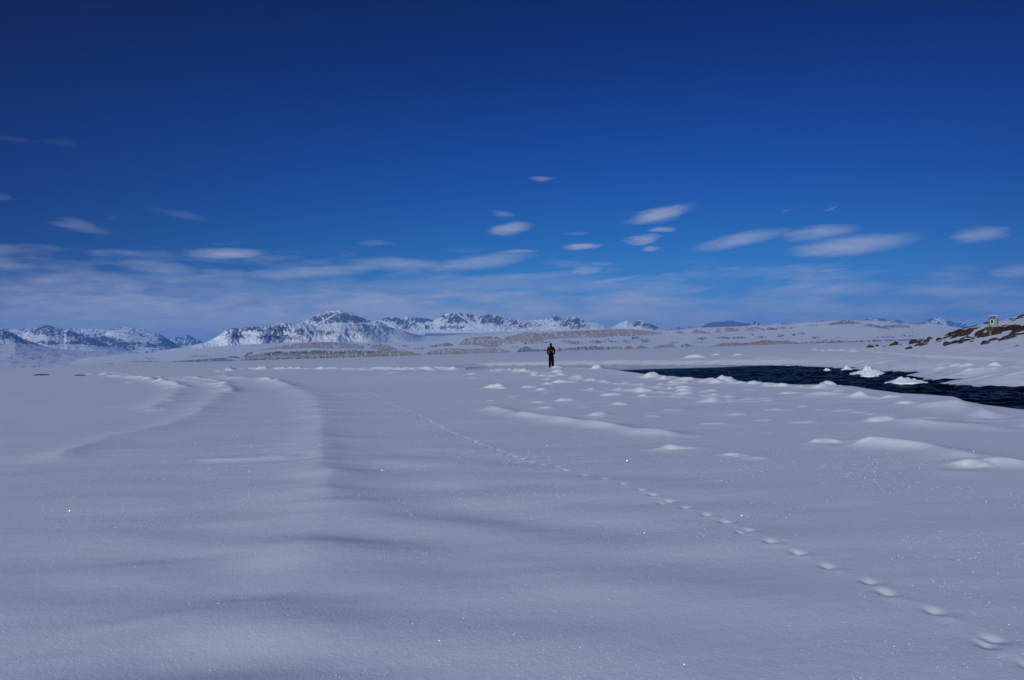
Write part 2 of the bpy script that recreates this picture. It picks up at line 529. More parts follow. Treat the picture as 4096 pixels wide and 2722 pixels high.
# wind direction runs nearly across the view
cw, sw = math.cos(R(8)), math.sin(R(8))
WX, WY = X * cw + Y * sw, -X * sw + Y * cw
fade = 1 / (1 + (RR / 400.0) ** 2)
Z = fade * (0.10 * pn(WX / 22, WY / 13, 1) + 0.032 * fbm(WX / 7.5, WY / 3.4, 3, 2) + 0.006 * fbm(WX / 2.2, WY / 0.75, 3, 3))
# larger swells of drifted snow in the near left
nl = np.exp(-((X + 1.2) / 3.2) ** 2 - ((Y - 7) / 6.0) ** 2)
Z += nl * 0.07 * pn(X / 1.7 + 5, Y / 1.0 + (X * .25), 5)
Z += 0.005 * np.exp(-((X - 1) / 9) ** 2 - ((Y - 14) / 12) ** 2) * ridged(WX / 1.6, WY / .45, 3, 8)
# rougher sastrugi toward the open water
rough = sst(2, 14, X + (Y - 25) * .2) * sst(14, 26, Y) * (1 - sst(90, 150, Y))
Z += rough * (0.09 * fbm(WX / 3.0, WY / 1.3, 3, 12) + 0.10 * np.clip(ridged(WX / 4.0, WY / 2.0, 2, 14) - .45, 0, 1))
# soft hollows and lips across the near drift
for (u, y, w, a_, tl_) in [(1290, 2175, 260, .030, .05), (1180, 2410, 380, .045, -.08), (860, 2740, 420, .05, .15), (1420, 2010, 240, .022, -.1), (640, 2480, 300, .028, .5),
                           (1120, 2110, 200, .018, .0), (500, 2260, 340, .02, .1), (1330, 1960, 160, .02, -.1), (300, 2620, 300, .03, .4), (1700, 2250, 420, .016, -.05), (150, 1890, 200, .02, .3), (450, 1800, 220, .02, .2)]:
    p = at_z(u, y, 0)
    r_ = math.hypot(p[0], p[1])
    q = w * r_ / F
    x_, y_ = X - p[0], Y - p[1] + .12
    y_ = y_ - tl_ * x_
    Z += .75 * a_ * np.exp(-(x_ / q) ** 2) * np.exp(-(np.where(y_ > 0, y_ / .24, y_ / .8)) ** 2) * (1 + .4 * pn(X / .9, Y / .9, 9))
# ripples on the lee flank of the long drift
Z += .014 * np.exp(-((X - (-3.4 - .16 * (Y - 12))) / 1.6) ** 2) * sst(9, 12, Y) * sst(30, 20, Y) * pn(X / 2.2, Y / .42, 10)
# bank the person stands on
Z += 0.36 * np.exp(-((X - (PERSON[0] - 1)) / 15.0) ** 2 - ((Y - PERSON[1] - 1.5) / 11.0) ** 2)
Z += 0.10 * np.exp(-((X - PERSON[0] - .4) / 2.6) ** 2 - ((Y - PERSON[1]) / 2.0) ** 2)


def pslice(cx, cy, rad):
    r_ = math.hypot(cx, cy)
    a_ = math.degrees(math.atan2(cx, cy))
    da = math.degrees(rad / max(r_, .5)) * 1.1
    a, b = np.searchsorted(rr, r_ - rad), np.searchsorted(rr, r_ + rad)
    c, d = np.searchsorted(azs, a_ - da), np.searchsorted(azs, a_ + da)
    return slice(a, b + 1), slice(c, d + 1)


Z0 = Z.copy()
for k, (u, y, w, h) in enumerate(MOUNDS):
    p = at_z(u, y, 0.02)
    r_ = math.hypot(p[0], p[1])
    hw = w * r_ / F * 0.66
    hz = h * r_ / F * 0.80 * (1.6 if y < 1512 else 1.15 if y < 1545 else 1)
    dep = max(hw * rng.uniform(.55, .8), hz * 1.3)
    cx, cy = p[0], p[1] + dep * 0.75
    sl_ = pslice(cx, cy, max(hw, dep) * 2.3)
    x, yy = X[sl_] - cx, Y[sl_] - cy
    tl = rng.uniform(-.25, .25)
    x, yy = x * math.cos(tl) + yy * math.sin(tl), -x * math.sin(tl) + yy * math.cos(tl)
    wv = 0.55 * fbm(X[sl_] / hw * .8, Y[sl_] / dep * .8, 3, 20 + k % 7)
    q = np.sqrt((x / hw) ** 2 + (yy / dep) ** 2) * (1 + wv)
    prof = .60 * np.clip(1 - (q / .80) ** 2.0, 0, 1) ** .9 + .40 * np.exp(-(q / .95) ** 2)
    prof = prof * (1 + .5 * pn(X[sl_] / hw * 1.4 + k, Y[sl_] / dep * 1.1, 21))
    tail = np.exp(-((yy) / (dep * .8)) ** 2) * np.exp(-np.clip(x / (hw * 1.8), 0, 9) ** 2) * (x > -hw * .3) * 0.18
    Z[sl_] += hz * np.maximum(prof, tail * (1 - sst(1.2, 1.6, np.abs(x) / max(hw, dep))))

for k, (pl, hh, hw) in enumerate(RIDGES):
    W_ = np.array([at_z(u, y, 0.0)[:2] for u, y in pl])
    # resample smoothly
    t = np.linspace(0, len(W_) - 1, len(W_) * 4)
    W_ = np.stack([np.interp(t, np.arange(len(W_)), W_[:, i]) for i in (0, 1)], 1)
    for _ in range(3):
        W_[1:-1] = (W_[:-2] + 2 * W_[1:-1] + W_[2:]) / 4
    rmin, rmax = np.hypot(*W_.T).min() - 5, np.hypot(*W_.T).max() + 6
    a_ = np.degrees(np.arctan2(W_[:, 0], W_[:, 1]))
    ss = (slice(np.searchsorted(rr, rmin), np.searchsorted(rr, rmax)), slice(np.searchsorted(azs, a_.min() - 30), np.searchsorted(azs, a_.max() + 30)))
    x, yy = X[ss], Y[ss]
    xw = x + 0.25 * pn(x / 1.3, yy / 1.3, 30 + k)
    yw = yy + 0.25 * pn(x / 1.3 + 9, yy / 1.3, 31 + k)
    d = dist_poly(xw, yw, W_)
    wd = hw * (RR[ss] / 20.0) ** 0.45 * (1 + .9 * sst(12, 6, RR[ss]))
    amp = (1 - .55 * sst(12, 7, RR[ss])) * hh * np.clip(1 + np.where(RR[ss] > 55, 2.2, .75) * pn(x / 2.4, yy / 1.1, 40 + k), .05, 3) * (RR[ss] / 20.0) ** 0.35
    ends = np.minimum(np.hypot(x - W_[0, 0], yy - W_[0, 1]), np.hypot(x - W_[-1, 0], yy - W_[-1, 1]))
    Z[ss] += amp * np.exp(-(d / wd) ** 1.5) * sst(0, wd.mean() * 2.5, ends)

# footprints of a small animal
pr = np.array([at_z(u, y, 0.0)[:2] for u, y in PRINTS])
for k in range(len(pr)):
    j = min(k + 1, len(pr) - 1)
    i = max(k - 1, 0)
    d = pr[j] - pr[i]
    d = d / np.hypot(*d)
    spots = [pr[k]]
    seg = np.hypot(*(pr[j] - pr[k]))
    for q in range(1, max(1, int(seg / 0.28))):
        spots.append(pr[k] + (pr[j] - pr[k]) * q / int(seg / 0.28) + rng.normal(0, .03, 2))
    if rng.random() < .45:
        spots.append(pr[k] + np.array([-d[1], d[0]]) * 0.09 - d * 0.06)
    for s_ in spots:
        L, Wd = 0.066, 0.042
        far_ = max(1.0, (math.hypot(*s_) / 16) ** .35)
        sl_ = pslice(s_[0], s_[1], 0.34 * far_)
        x, yy = X[sl_] - s_[0], Y[sl_] - s_[1]
        a = (x * d[0] + yy * d[1])
        b = (-x * d[1] + yy * d[0])
        wob = 1 + .25 * pn(X[sl_] * 14, Y[sl_] * 14, 50)
        Z[sl_] -= 0.021 / far_ ** .7 * np.exp(-((a / (L * far_)) ** 2 + (b / (Wd * far_)) ** 2) * wob)
        Z[sl_] += 0.007 / far_ * np.exp(-(((a + .12 * far_) / (L * 1.2 * far_)) ** 2 + ((b) / (Wd * 1.6 * far_)) ** 2))

# cut the open water out of the snow
sub = (RR < 270) & (np.abs(np.degrees(np.arctan2(X, Y))) < 60) & (RR > 8)
xs, ys = X[sub], Y[sub]
xs = xs + 0.22 * pn(xs / 2.2, ys / 2.2, 60) * np.clip(np.hypot(xs, ys) / 60, .3, 1)
ys = ys + 0.22 * pn(xs / 1.8 + 7, ys / 1.8, 61)
ins = inside(xs, ys, polyW)
dn = dist_poly(xs, ys, nearW)
df = dist_poly(xs, ys, farW)
zl = poly_val(xs, ys, nearW, [q[2] for q in near_px]) - .05
z = Z[sub] + (zl - Z0[sub]) * np.exp(-(dn / 4.0) ** 2) * sst(-1, 1, df - dn)
facw = sst(0.0, 3.5, df)
z = z + .16 * np.exp(-((df - 4.5) / 3.5) ** 2) * (df < dn) * (~ins)
z = np.where(ins, z, WZ - .04 + (z + 0.10 * (1 - facw) - (WZ - .04)) * (lambda f_, w_: f_ + (1 - f_) * w_)(facw * .9 + .1 * sst(0, .6, df), sst(-.2, 1.2, df - dn)))
lip = 0.06 * np.exp(-(dn / 0.8) ** 2) * sst(0, 1.5, df - dn)
edge = np.where(dn < df, z + lip, WZ - .04)
zin = edge + (-1.3 - edge) * sst(0, .9, np.minimum(dn, df))
Z[sub] = np.where(ins, zin, z + lip)

P = np.stack([X, Y, Z], -1)
gm = grid_mesh('snow_field', P, wrap=True)
# colour: clean snow, a little bare grey ice and dirt on some mounds and along the far water line
C = np.broadcast_to(SNOW, P.shape).copy()
dirt = np.zeros(X.shape)
for (u, y, w, h) in [(2172, 1561, 26, 5), (2195, 1520, 26, 3), (3330, 1758, 40, 5), (3480, 1770, 60, 4), (2640, 1726, 70, 5), (3447, 1592, 16, 4), (3632, 1617, 16, 4), (2850, 1568, 30, 4)]:
    p = at_z(u, y, 0.08)
    r_ = math.hypot(p[0], p[1])
    dirt += np.exp(-((X - p[0]) / (w * r_ / F * .5)) ** 2 - ((Y - p[1]) / (w * r_ / F * .6)) ** 2)
dirt *= sst(-.1, .35, pn(X * 2.2, Y * 2.2, 70))
dd = np.zeros(X.shape)
dd[sub] = np.exp(-(df / .5) ** 2) * (df < dn) * sst(-.25, .3, pn(xs * .7, ys * .7, 71)) + .4 * np.exp(-((df - 1.5) / .9) ** 2) * (df < dn) * sst(.22, .42, pn(xs * 1.1, ys * 1.1, 72))
mixd = np.clip(dirt * .22 + dd * .8, 0, 1)[..., None]
C = C * (1 - mixd) + np.array([.16, .15, .12]) * mixd
setcol(gm, C)
g_o = tag(link('snow_field', gm, M_SNOW), kind='structure')


def ground_z(x, y):
    r_ = math.hypot(x, y)
    a_ = math.degrees(math.atan2(x, y))
    i = int(np.clip(np.searchsorted(rr, r_), 1, len(rr) - 1))
    j = int(np.clip(np.searchsorted(azs, a_), 1, len(azs) - 1))
    return float(max(Z[i, j], Z[i - 1, j]))


# ------------------------------------------------------------------ water
m, t, b = new_mat('open_water')
g = nd(t, 'ShaderNodeNewGeometry')
p = g.outputs['Position']
mp = nd(t, 'ShaderNodeMapping')
mp.inputs['Scale'].default_value = (0.55, 1.6, 1)
mp.inputs['Rotation'].default_value = (0, 0, R(12))
t.links.new(p, mp.inputs[0])
sp = nd(t, 'ShaderNodeSeparateXYZ')
t.links.new(p, sp.inputs[0])
# calm zone: the far left of the pool, a skin of still water
calm = mth(t, 'MULTIPLY', mth(t, 'MULTIPLY_ADD', sp.outputs[1], .33, -23.6, clamp=True), mth(t, 'MULTIPLY_ADD', sp.outputs[0], -.14, 3.8, clamp=True))
hgt = mth(t, 'ADD', mth(t, 'MULTIPLY', noise(t, mp.outputs[0], 1.1, 3, .55), 1.0), mth(t, 'MULTIPLY', noise(t, mp.outputs[0], 5.0, 2), 0.22))
bp = nd(t, 'ShaderNodeBump')
bp.inputs['Distance'].default_value = 0.10
t.links.new(hgt, bp.inputs['Height'])
t.links.new(mth(t, 'MULTIPLY_ADD', calm, -0.95, 1.0, clamp=True), bp.inputs['Strength'])
t.nodes.remove(b)
df_ = nd(t, 'ShaderNodeBsdfDiffuse')
df_.inputs[0].default_value = (.0015, .0025, .005, 1)
gs = nd(t, 'ShaderNodeBsdfGlossy')
gs.inputs['Roughness'].default_value = .05
fr = nd(t, 'ShaderNodeFresnel')
# chopped-up water hides its own steep reflections: weaker effective index than the calm skin
t.links.new(mth(t, 'MULTIPLY_ADD', calm, .26, 1.07), fr.inputs['IOR'])
for q in (df_, gs, fr):
    t.links.new(bp.outputs[0], q.inputs['Normal'])
ms = nd(t, 'ShaderNodeMixShader')
t.links.new(mth(t, 'MULTIPLY', fr.outputs[0], mth(t, 'MULTIPLY_ADD', calm, .60, .40)), ms.inputs[0])
t.links.new(df_.outputs[0], ms.inputs[1])
t.links.new(gs.outputs[0], ms.inputs[2])
t.links.new(ms.outputs[0], t.nodes['Material Output'].inputs[0])
M_WATER = m
wr = np.hypot(polyW[:, 0], polyW[:, 1])
wa_ = np.arctan2(polyW[:, 0], polyW[:, 1])
ga, gr = np.meshgrid(np.arange(wa_.min() - .02, wa_.max() + .02, R(.075)), np.concatenate([np.arange(wr.min() - 2, 60, .11), np.arange(60, wr.max() + 4, .17)]))
gx, gy = gr * np.sin(ga), gr * np.cos(ga)
calm_g = sst(70.5, 73.5, gy + 2.5 * fbm(gx / 12, gy / 7, 3, 83)) * sst(27, 20, gx + 5 * pn(gx / 9, gy / 3, 86))
cw2, sw2 = math.cos(R(15)), math.sin(R(15))
ax_, ay_ = gx * cw2 + gy * sw2, -gx * sw2 + gy * cw2
chop = (.036 * pn(ax_ / 1.1, ay_ / .62, 80) + .020 * pn(ax_ / .5, ay_ / .33, 81) + .03 * pn(ax_ / 3, ay_ / 1.6, 82)) * (1 + .8 * pn(gx / 6, gy / 4, 84))
gz = WZ + chop * 2.6 * (1 - calm_g) + .0006 * pn(gx / 1.5, gy, 85)
wm = grid_mesh('water', np.stack([gx, gy, gz], -1))
tag(link('water', wm, M_WATER), kind='structure')


# ------------------------------------------------------------------ mountains
DARK = np.array([.12, .115, .125])
TAN = np.array([.50, .36, .205])
BROWN = np.array([.17, .13, .115])


def layer(name, sky, foot, rf, rc, maskf, step=2.6, rows=70, relief=8.0, lam=26.0, jag=1.0, seed=1, back=True, gamma=1.0, bigrel=0.0, kind='structure', vrel=0.0, steepf=None):
    sky = np.array(sky, float)
    foot = np.array(foot, float)
    ua, ub = sky[0, 0], sky[-1, 0]
    U = np.arange(ua, ub + step, step)
    sy = np.interp(U, sky[:, 0], sky[:, 1])
    fy = np.interp(U, foot[:, 0], foot[:, 1])
    hgt = np.clip(fy - sy, 0, None)
    jg = jag * fbm(U / 9.0, U * 0 + seed, 3, seed) * np.clip(hgt / 25, 0, 1)
    sy = np.minimum(sy, fy - .1)
    T = np.linspace(0, 1, rows)[:, None]
    UU = np.broadcast_to(U[None], (rows, len(U)))
    YY = fy[None] + (sy - fy)[None] * T + jg[None] * T ** 14
    rfa = rf(U) if callable(rf) else np.full(len(U), float(rf))
    rca = rc(U) if callable(rc) else np.full(len(U), float(rc))
    tw = T ** gamma + 0 * UU
    if steepf is not None:
        wgt = 1 - .90 * steepf(UU, YY)
        tw = np.cumsum(wgt, 0)
        tw = (tw - tw[:1]) / (tw[-1:] - tw[:1])
    base = rfa[None] + (rca - rfa)[None] * tw
    px = base / F
    wu = UU + 6 * pn(UU / 40, YY / 30, seed + 2)
    Lm = lam * float(np.mean(rfa)) / F
    alt = (H(UU) - YY) * px
    qx, qy = wu * float(np.mean(rfa)) / F / Lm, (base * .8 + alt * 1.2)
    slope = np.clip((np.median(hgt) * np.mean(rfa) / F) / max(float(np.mean(rca - rfa)), 1), .01, 1)
    k_ = float(np.clip(.30 / slope, 1, 5))
    qy = qy / (Lm * k_)
    rel = ridged(qx, qy, 4, seed + 4) - .5
    rel = rel * relief * k_ * px * np.clip(T * 6, 0, 1)
    rel = rel + bigrel * k_ * px * pn(qx / 4, qy / 3.2, seed + 6) * np.clip(T * 6, 0, 1)
    base = base - rel
    Pm = at_range(UU, YY, base)
    if vrel:
        vz = fbm(Pm[..., 0] / (Lm * 1.0), Pm[..., 1] / (Lm * 2.6), 4, seed + 8) + .7 * pn(Pm[..., 0] / (Lm * 3.5), Pm[..., 1] / (Lm * 6), seed + 9)
        Pm[..., 2] += vrel * px * vz * np.clip(T * 8, 0, 1) * np.clip((1 - T) * 12, .25, 1)
    col = maskf(UU, YY, T + 0 * UU, seed)
    if back:
        zc = Pm[-1]
        bk = []
        for s_ in (0.15, .4, .7, 1.0):
            q = zc.copy()
            k = 1 + s_ * np.clip(zc[:, 2:3], 5, None) * 2.5 / np.hypot(zc[:, 0:1], zc[:, 1:2])
            q[:, :2] *= k
            q[:, 2] = zc[:, 2] * (1 - s_) - 3 * s_
            bk.append(q)
        Pm = np.concatenate([Pm, np.array(bk)], 0)
        col = np.concatenate([col, np.broadcast_to(SNOW, (4, len(U), 3))], 0)
    me = grid_mesh(name, Pm)
    setcol(me, col)
    o = link(name, me, M_MTN)
    return tag(o, kind=kind)


def mixcol(rock, tone):
    """rock 0..1 coverage; tone array (..,3)"""
    r3 = rock[..., None]
    return SNOW * (1 - r3) + tone * r3


def rocky(cov=.55, lam=9.0, slant=.3, dark=DARK, soft=.10, stretch=2.2, patches=None, lowfade=0.0, lines=()):
    def f(U, Y, T, seed):
        a = fbm((U + slant * Y) / lam, Y / (lam * stretch), 4, seed + 30, .72)
        b_ = fbm(U / (lam * 5), Y / (lam * 2.5), 3, seed + 50)
        thr = .31 - cov * .78
        v = a * .85 + b_ * .6
        if patches:
            B = np.full(U.shape, -1.0)
            for (pu, py, ru, ry, s_) in patches:
                B = np.maximum(B, s_ * (1 - ((U - pu) / ru) ** 2 - ((Y - py) / ry) ** 2))
            v = v + np.clip(B, -1.2, 1) * .46
        v = v - lowfade * (1 - T)
        rock = sst(thr - soft, thr + soft, v)
        for (ua, ya, ub, yb, w) in lines:
            tt = np.clip((Y - ya) / (yb - ya + 1e-6), 0, 1)
            d = np.abs(U - (ua + (ub - ua) * tt + 3 * np.sin(Y / 7.)))
            on = (Y > ya - 3) & (Y < yb + 3)
            rock = rock * np.where(on, sst(w * .5, w * 1.5, d), 1)
        vv = np.clip(.8 + .8 * pn(U / 5, Y / 5, seed + 70), .4, 1.5)
        return mixcol(rock, dark * vv[..., None])
    return f


H = lambda u: 1471 - 0.0302 * np.asarray(u, float)
BLUEROCK = np.array([.06, .06, .065])

# far, hazed peaks
layer('mountain_far', [(-140, 1322), (0, 1312), (47, 1317), (90, 1313), (123, 1313), (249, 1315), (370, 1314), (439, 1318), (475, 1330), (520, 1400)],
      [(-140, 1420), (520, 1420)], 14000, 14700, rocky(.12, 10), rows=40, relief=8, seed=3)
layer('mountain_far', [(640, 1385), (678, 1353), (702, 1349), (733, 1351), (749, 1339), (763, 1346), (782, 1356), (799, 1362), (816, 1372), (850, 1395)],
      [(640, 1400), (850, 1400)], 17000, 18000, rocky(.5, 7), rows=30, relief=8, seed=4)
layer('mountain_far', [(2655, 1326), (2664, 1321), (2683, 1311), (2697, 1315), (2716, 1307), (2728, 1315), (2742, 1316), (2757, 1305), (2775, 1314), (2800, 1320)],
      [(2655, 1335), (2800, 1335)], 19000, 19800, rocky(.6, 7), rows=24, relief=6, seed=5)
layer('mountain_far', [(2780, 1320), (2806, 1308), (2827, 1295), (2856, 1289), (2899, 1288), (2903, 1284), (2932, 1284), (2946, 1289), (2975, 1292), (3001, 1296),
                       (3013, 1286), (3036, 1292), (3058, 1301), (3119, 1297), (3133, 1292), (3154, 1295), (3176, 1291), (3190, 1297), (3240, 1300)],
      [(2780, 1330), (3240, 1320)], 15500, 16000, rocky(.92, 12, .8, patches=[(2900, 1296, 90, 14, .5)]), rows=30, relief=7, seed=6)
layer('mountain_far', [(3262, 1295), (3278, 1286), (3290, 1281), (3299, 1286), (3320, 1295)], [(3262, 1310), (3320, 1310)], 19000, 19300, rocky(.8, 8), rows=16, relief=4, seed=7)
layer('mountain_far', [(3440, 1295), (3456, 1282), (3470, 1273), (3482, 1270), (3508, 1277), (3515, 1274), (3539, 1277), (3551, 1286), (3576, 1282), (3589, 1280), (3609, 1285),
                       (3624, 1293), (3669, 1294), (3682, 1293), (3708, 1281), (3726, 1273), (3748, 1270), (3770, 1273), (3787, 1281), (3807, 1287), (3829, 1295), (3840, 1292),
                       (3858, 1295), (3871, 1306), (3895, 1314), (3960, 1325)], [(3440, 1325), (3960, 1340)], 16000, 16700,
      rocky(.72, 11, 1.2, lines=[(3738, 1274, 3800, 1312, 5), (3768, 1278, 3790, 1308, 4)]), rows=40, relief=9, seed=8)

# left group
layer('mountain', [(330, 1400), (370, 1351), (422, 1334), (444, 1318), (475, 1312), (500, 1308), (528, 1312), (559, 1320), (595, 1325), (633, 1334), (654, 1346),
                   (678, 1361), (702, 1375), (725, 1389), (760, 1405)], [(330, 1420), (760, 1415)], 11500, 12200,
      rocky(.66, 12, -.2, stretch=.45, dark=np.array([.07, .07, .075]), patches=[(690, 1370, 50, 25, 1), (400, 1362, 60, 12, .6), (500, 1380, 120, 8, .4)]), relief=7, lam=40, seed=12)
layer('mountain', [(90, 1340), (123, 1320), (152, 1313), (166, 1307), (183, 1302), (202, 1303), (214, 1308), (230, 1313), (247, 1321), (257, 1325), (268, 1319), (290, 1327), (320, 1340),
                   (368, 1351), (394, 1363), (439, 1382), (498, 1400), (560, 1412)], [(90, 1410), (560, 1418)], 9200, 9800,
      rocky(.42, 11, .3, stretch=.8, patches=[(185, 1322, 60, 22, 1.3), (300, 1340, 60, 16, 1.2), (350, 1360, 60, 14, 1.2), (190, 1372, 50, 10, 1.1), (310, 1370, 45, 9, 1.2), (400, 1380, 60, 9, .9)],
            lines=[(225, 1313, 262, 1345, 5)], lowfade=.5), relief=8, lam=34, seed=13)
layer('mountain', [(-140, 1310), (0, 1318), (24, 1324), (52, 1331), (69, 1344), (95, 1358), (133, 1370), (164, 1382), (240, 1400)], [(-140, 1400), (240, 1405)], 7800, 8250,
      rocky(.40, 12, .2, stretch=.7, patches=[(0, 1340, 75, 22, 1.4), (110, 1370, 45, 10, 1.1), (-90, 1345, 60, 28, 1.2)], lowfade=.8), relief=8, seed=14)

# centre group
layer('mountain', [(1480, 1295), (1505, 1281), (1531, 1275), (1559, 1268), (1578, 1269), (1595, 1274), (1612, 1272), (1629, 1266), (1645, 1271), (1657, 1269), (1680, 1273), (1704, 1274),
                   (1728, 1280), (1760, 1290), (1800, 1310)], [(1480, 1340), (1800, 1340)], 12500, 13100,
      rocky(.50, 9, .6, patches=[(1560, 1277, 40, 9, 1), (1625, 1295, 40, 20, .8), (1690, 1282, 50, 10, .8)], lowfade=.25), rows=80, relief=10, lam=22, seed=21)
layer('mountain', [(1185, 1300), (1199, 1294), (1238, 1274), (1269, 1260), (1312, 1245), (1333, 1243), (1355, 1241), (1373, 1246), (1407, 1259), (1433, 1267), (1477, 1282), (1511, 1284),
                   (1537, 1297), (1564, 1312), (1600, 1325)], [(1185, 1325), (1600, 1330)], 9800, 10350,
      rocky(.58, 8, -.5, patches=[(1400, 1275, 90, 16, .7), (1300, 1275, 50, 16, .4)], lines=[(1345, 1258, 1262, 1300, 6), (1400, 1292, 1330, 1292.1, 3)]), rows=90, relief=11, lam=20, seed=22, jag=1.6)
layer('mountain', [(1700, 1305), (1737, 1281), (1756, 1270), (1773, 1261), (1789, 1254), (1823, 1251), (1832, 1252), (1856, 1255), (1880, 1256), (1903, 1264), (1908, 1266), (1918, 1262), (1946, 1259),
                   (1965, 1260), (1989, 1264), (2022, 1275), (2043, 1280), (2071, 1278), (2095, 1280), (2133, 1281), (2152, 1280), (2180, 1276), (2202, 1273), (2223, 1264), (2237, 1269), (2256, 1275),
                   (2268, 1276), (2282, 1270), (2301, 1269), (2316, 1275), (2337, 1283), (2356, 1291), (2380, 1292), (2399, 1296), (2418, 1304), (2439, 1313), (2470, 1322)],
      [(1700, 1335), (2470, 1330)], 9800, 10450,
      rocky(.52, 8, .7, patches=[(1830, 1275, 60, 22, 1), (1960, 1280, 60, 18, .8), (1800, 1310, 50, 9, .9), (2220, 1275, 30, 12, .7), (2290, 1295, 50, 18, .5), (2050, 1300, 70, 12, .4), (1700, 1310, 30, 10, .6)],
            lines=[(1828, 1253, 1905, 1312, 5), (1856, 1257, 1895, 1300, 4), (1907, 1266, 1903, 1312, 5), (1924, 1275, 1905, 1305, 3)], lowfade=.45), rows=90, relief=11, lam=22, seed=23, jag=1.4)
layer('mountain', [(2430, 1318), (2441, 1312), (2465, 1301), (2489, 1288), (2508, 1283), (2527, 1293), (2541, 1286), (2553, 1281), (2569, 1283), (2590, 1290), (2614, 1301), (2638, 1312), (2654, 1322), (2670, 1328)],
      [(2430, 1330), (2670, 1332)], 11000, 11500, rocky(.50, 8, .8, patches=[(2600, 1303, 50, 12, .7), (2560, 1300, 30, 10, .4)], lowfade=.3), rows=60, relief=9, lam=20, seed=24)

# snowy hills with dark crags, before the peaks
layer('hills', [(560, 1418), (616, 1409), (677, 1399), (729, 1390), (781, 1380), (820, 1371), (839, 1364), (865, 1349), (887, 1334), (908, 1317), (930, 1313), (960, 1314), (1008, 1308), (1060, 1304), (1099, 1299),
                (1117, 1292), (1138, 1293), (1190, 1296), (1240, 1298), (1300, 1296), (1364, 1291), (1429, 1294), (1480, 1300), (1537, 1306), (1603, 1319), (1640, 1332), (1690, 1344), (1760, 1345), (1850, 1338),
                (1950, 1330), (2100, 1330), (2250, 1325), (2400, 1325), (2500, 1328)],
      [(560, 1425), (900, 1400), (1100, 1385), (1700, 1380), (1900, 1358), (2500, 1345)], 6000, lambda u: np.interp(u, [560, 900, 1450, 1700, 2500], [6700, 6500, 6700, 8000, 8300]),
      rocky(.03, 7, -.4, stretch=1.2, patches=[(1115, 1316, 62, 22, 1.1), (1015, 1318, 85, 12, .92), (1200, 1328, 28, 15, 1.45), (1290, 1332, 50, 13, 1.4), (908, 1318, 14, 9, 1.5), (1110, 1350, 100, 14, .95),
                                  (1385, 1338, 18, 9, 1.2), (1245, 1328, 9, 8, 1.3), (1430, 1322, 50, 6, .8), (1480, 1300, 70, 4, .9), (940, 1345, 50, 14, .85)],
            lines=[(1270, 1318, 1272, 1345, 3), (1297, 1318, 1300, 1345, 3)]), rows=100, relief=4.5, lam=26, bigrel=30, seed=31, vrel=.8)

# left lowland
layer('lowland', [(-140, 1374), (0, 1376), (60, 1374), (133, 1384), (240, 1398), (330, 1404), (430, 1408), (520, 1410), (620, 1415), (700, 1425)],
      [(-140, 1483), (0, 1477), (300, 1468), (700, 1456)], lambda u: 3200 + 0 * u, 7500, rocky(-.16, 7, .1, stretch=.3, dark=BROWN), rows=130, relief=0, lam=40, vrel=2.2, seed=34)

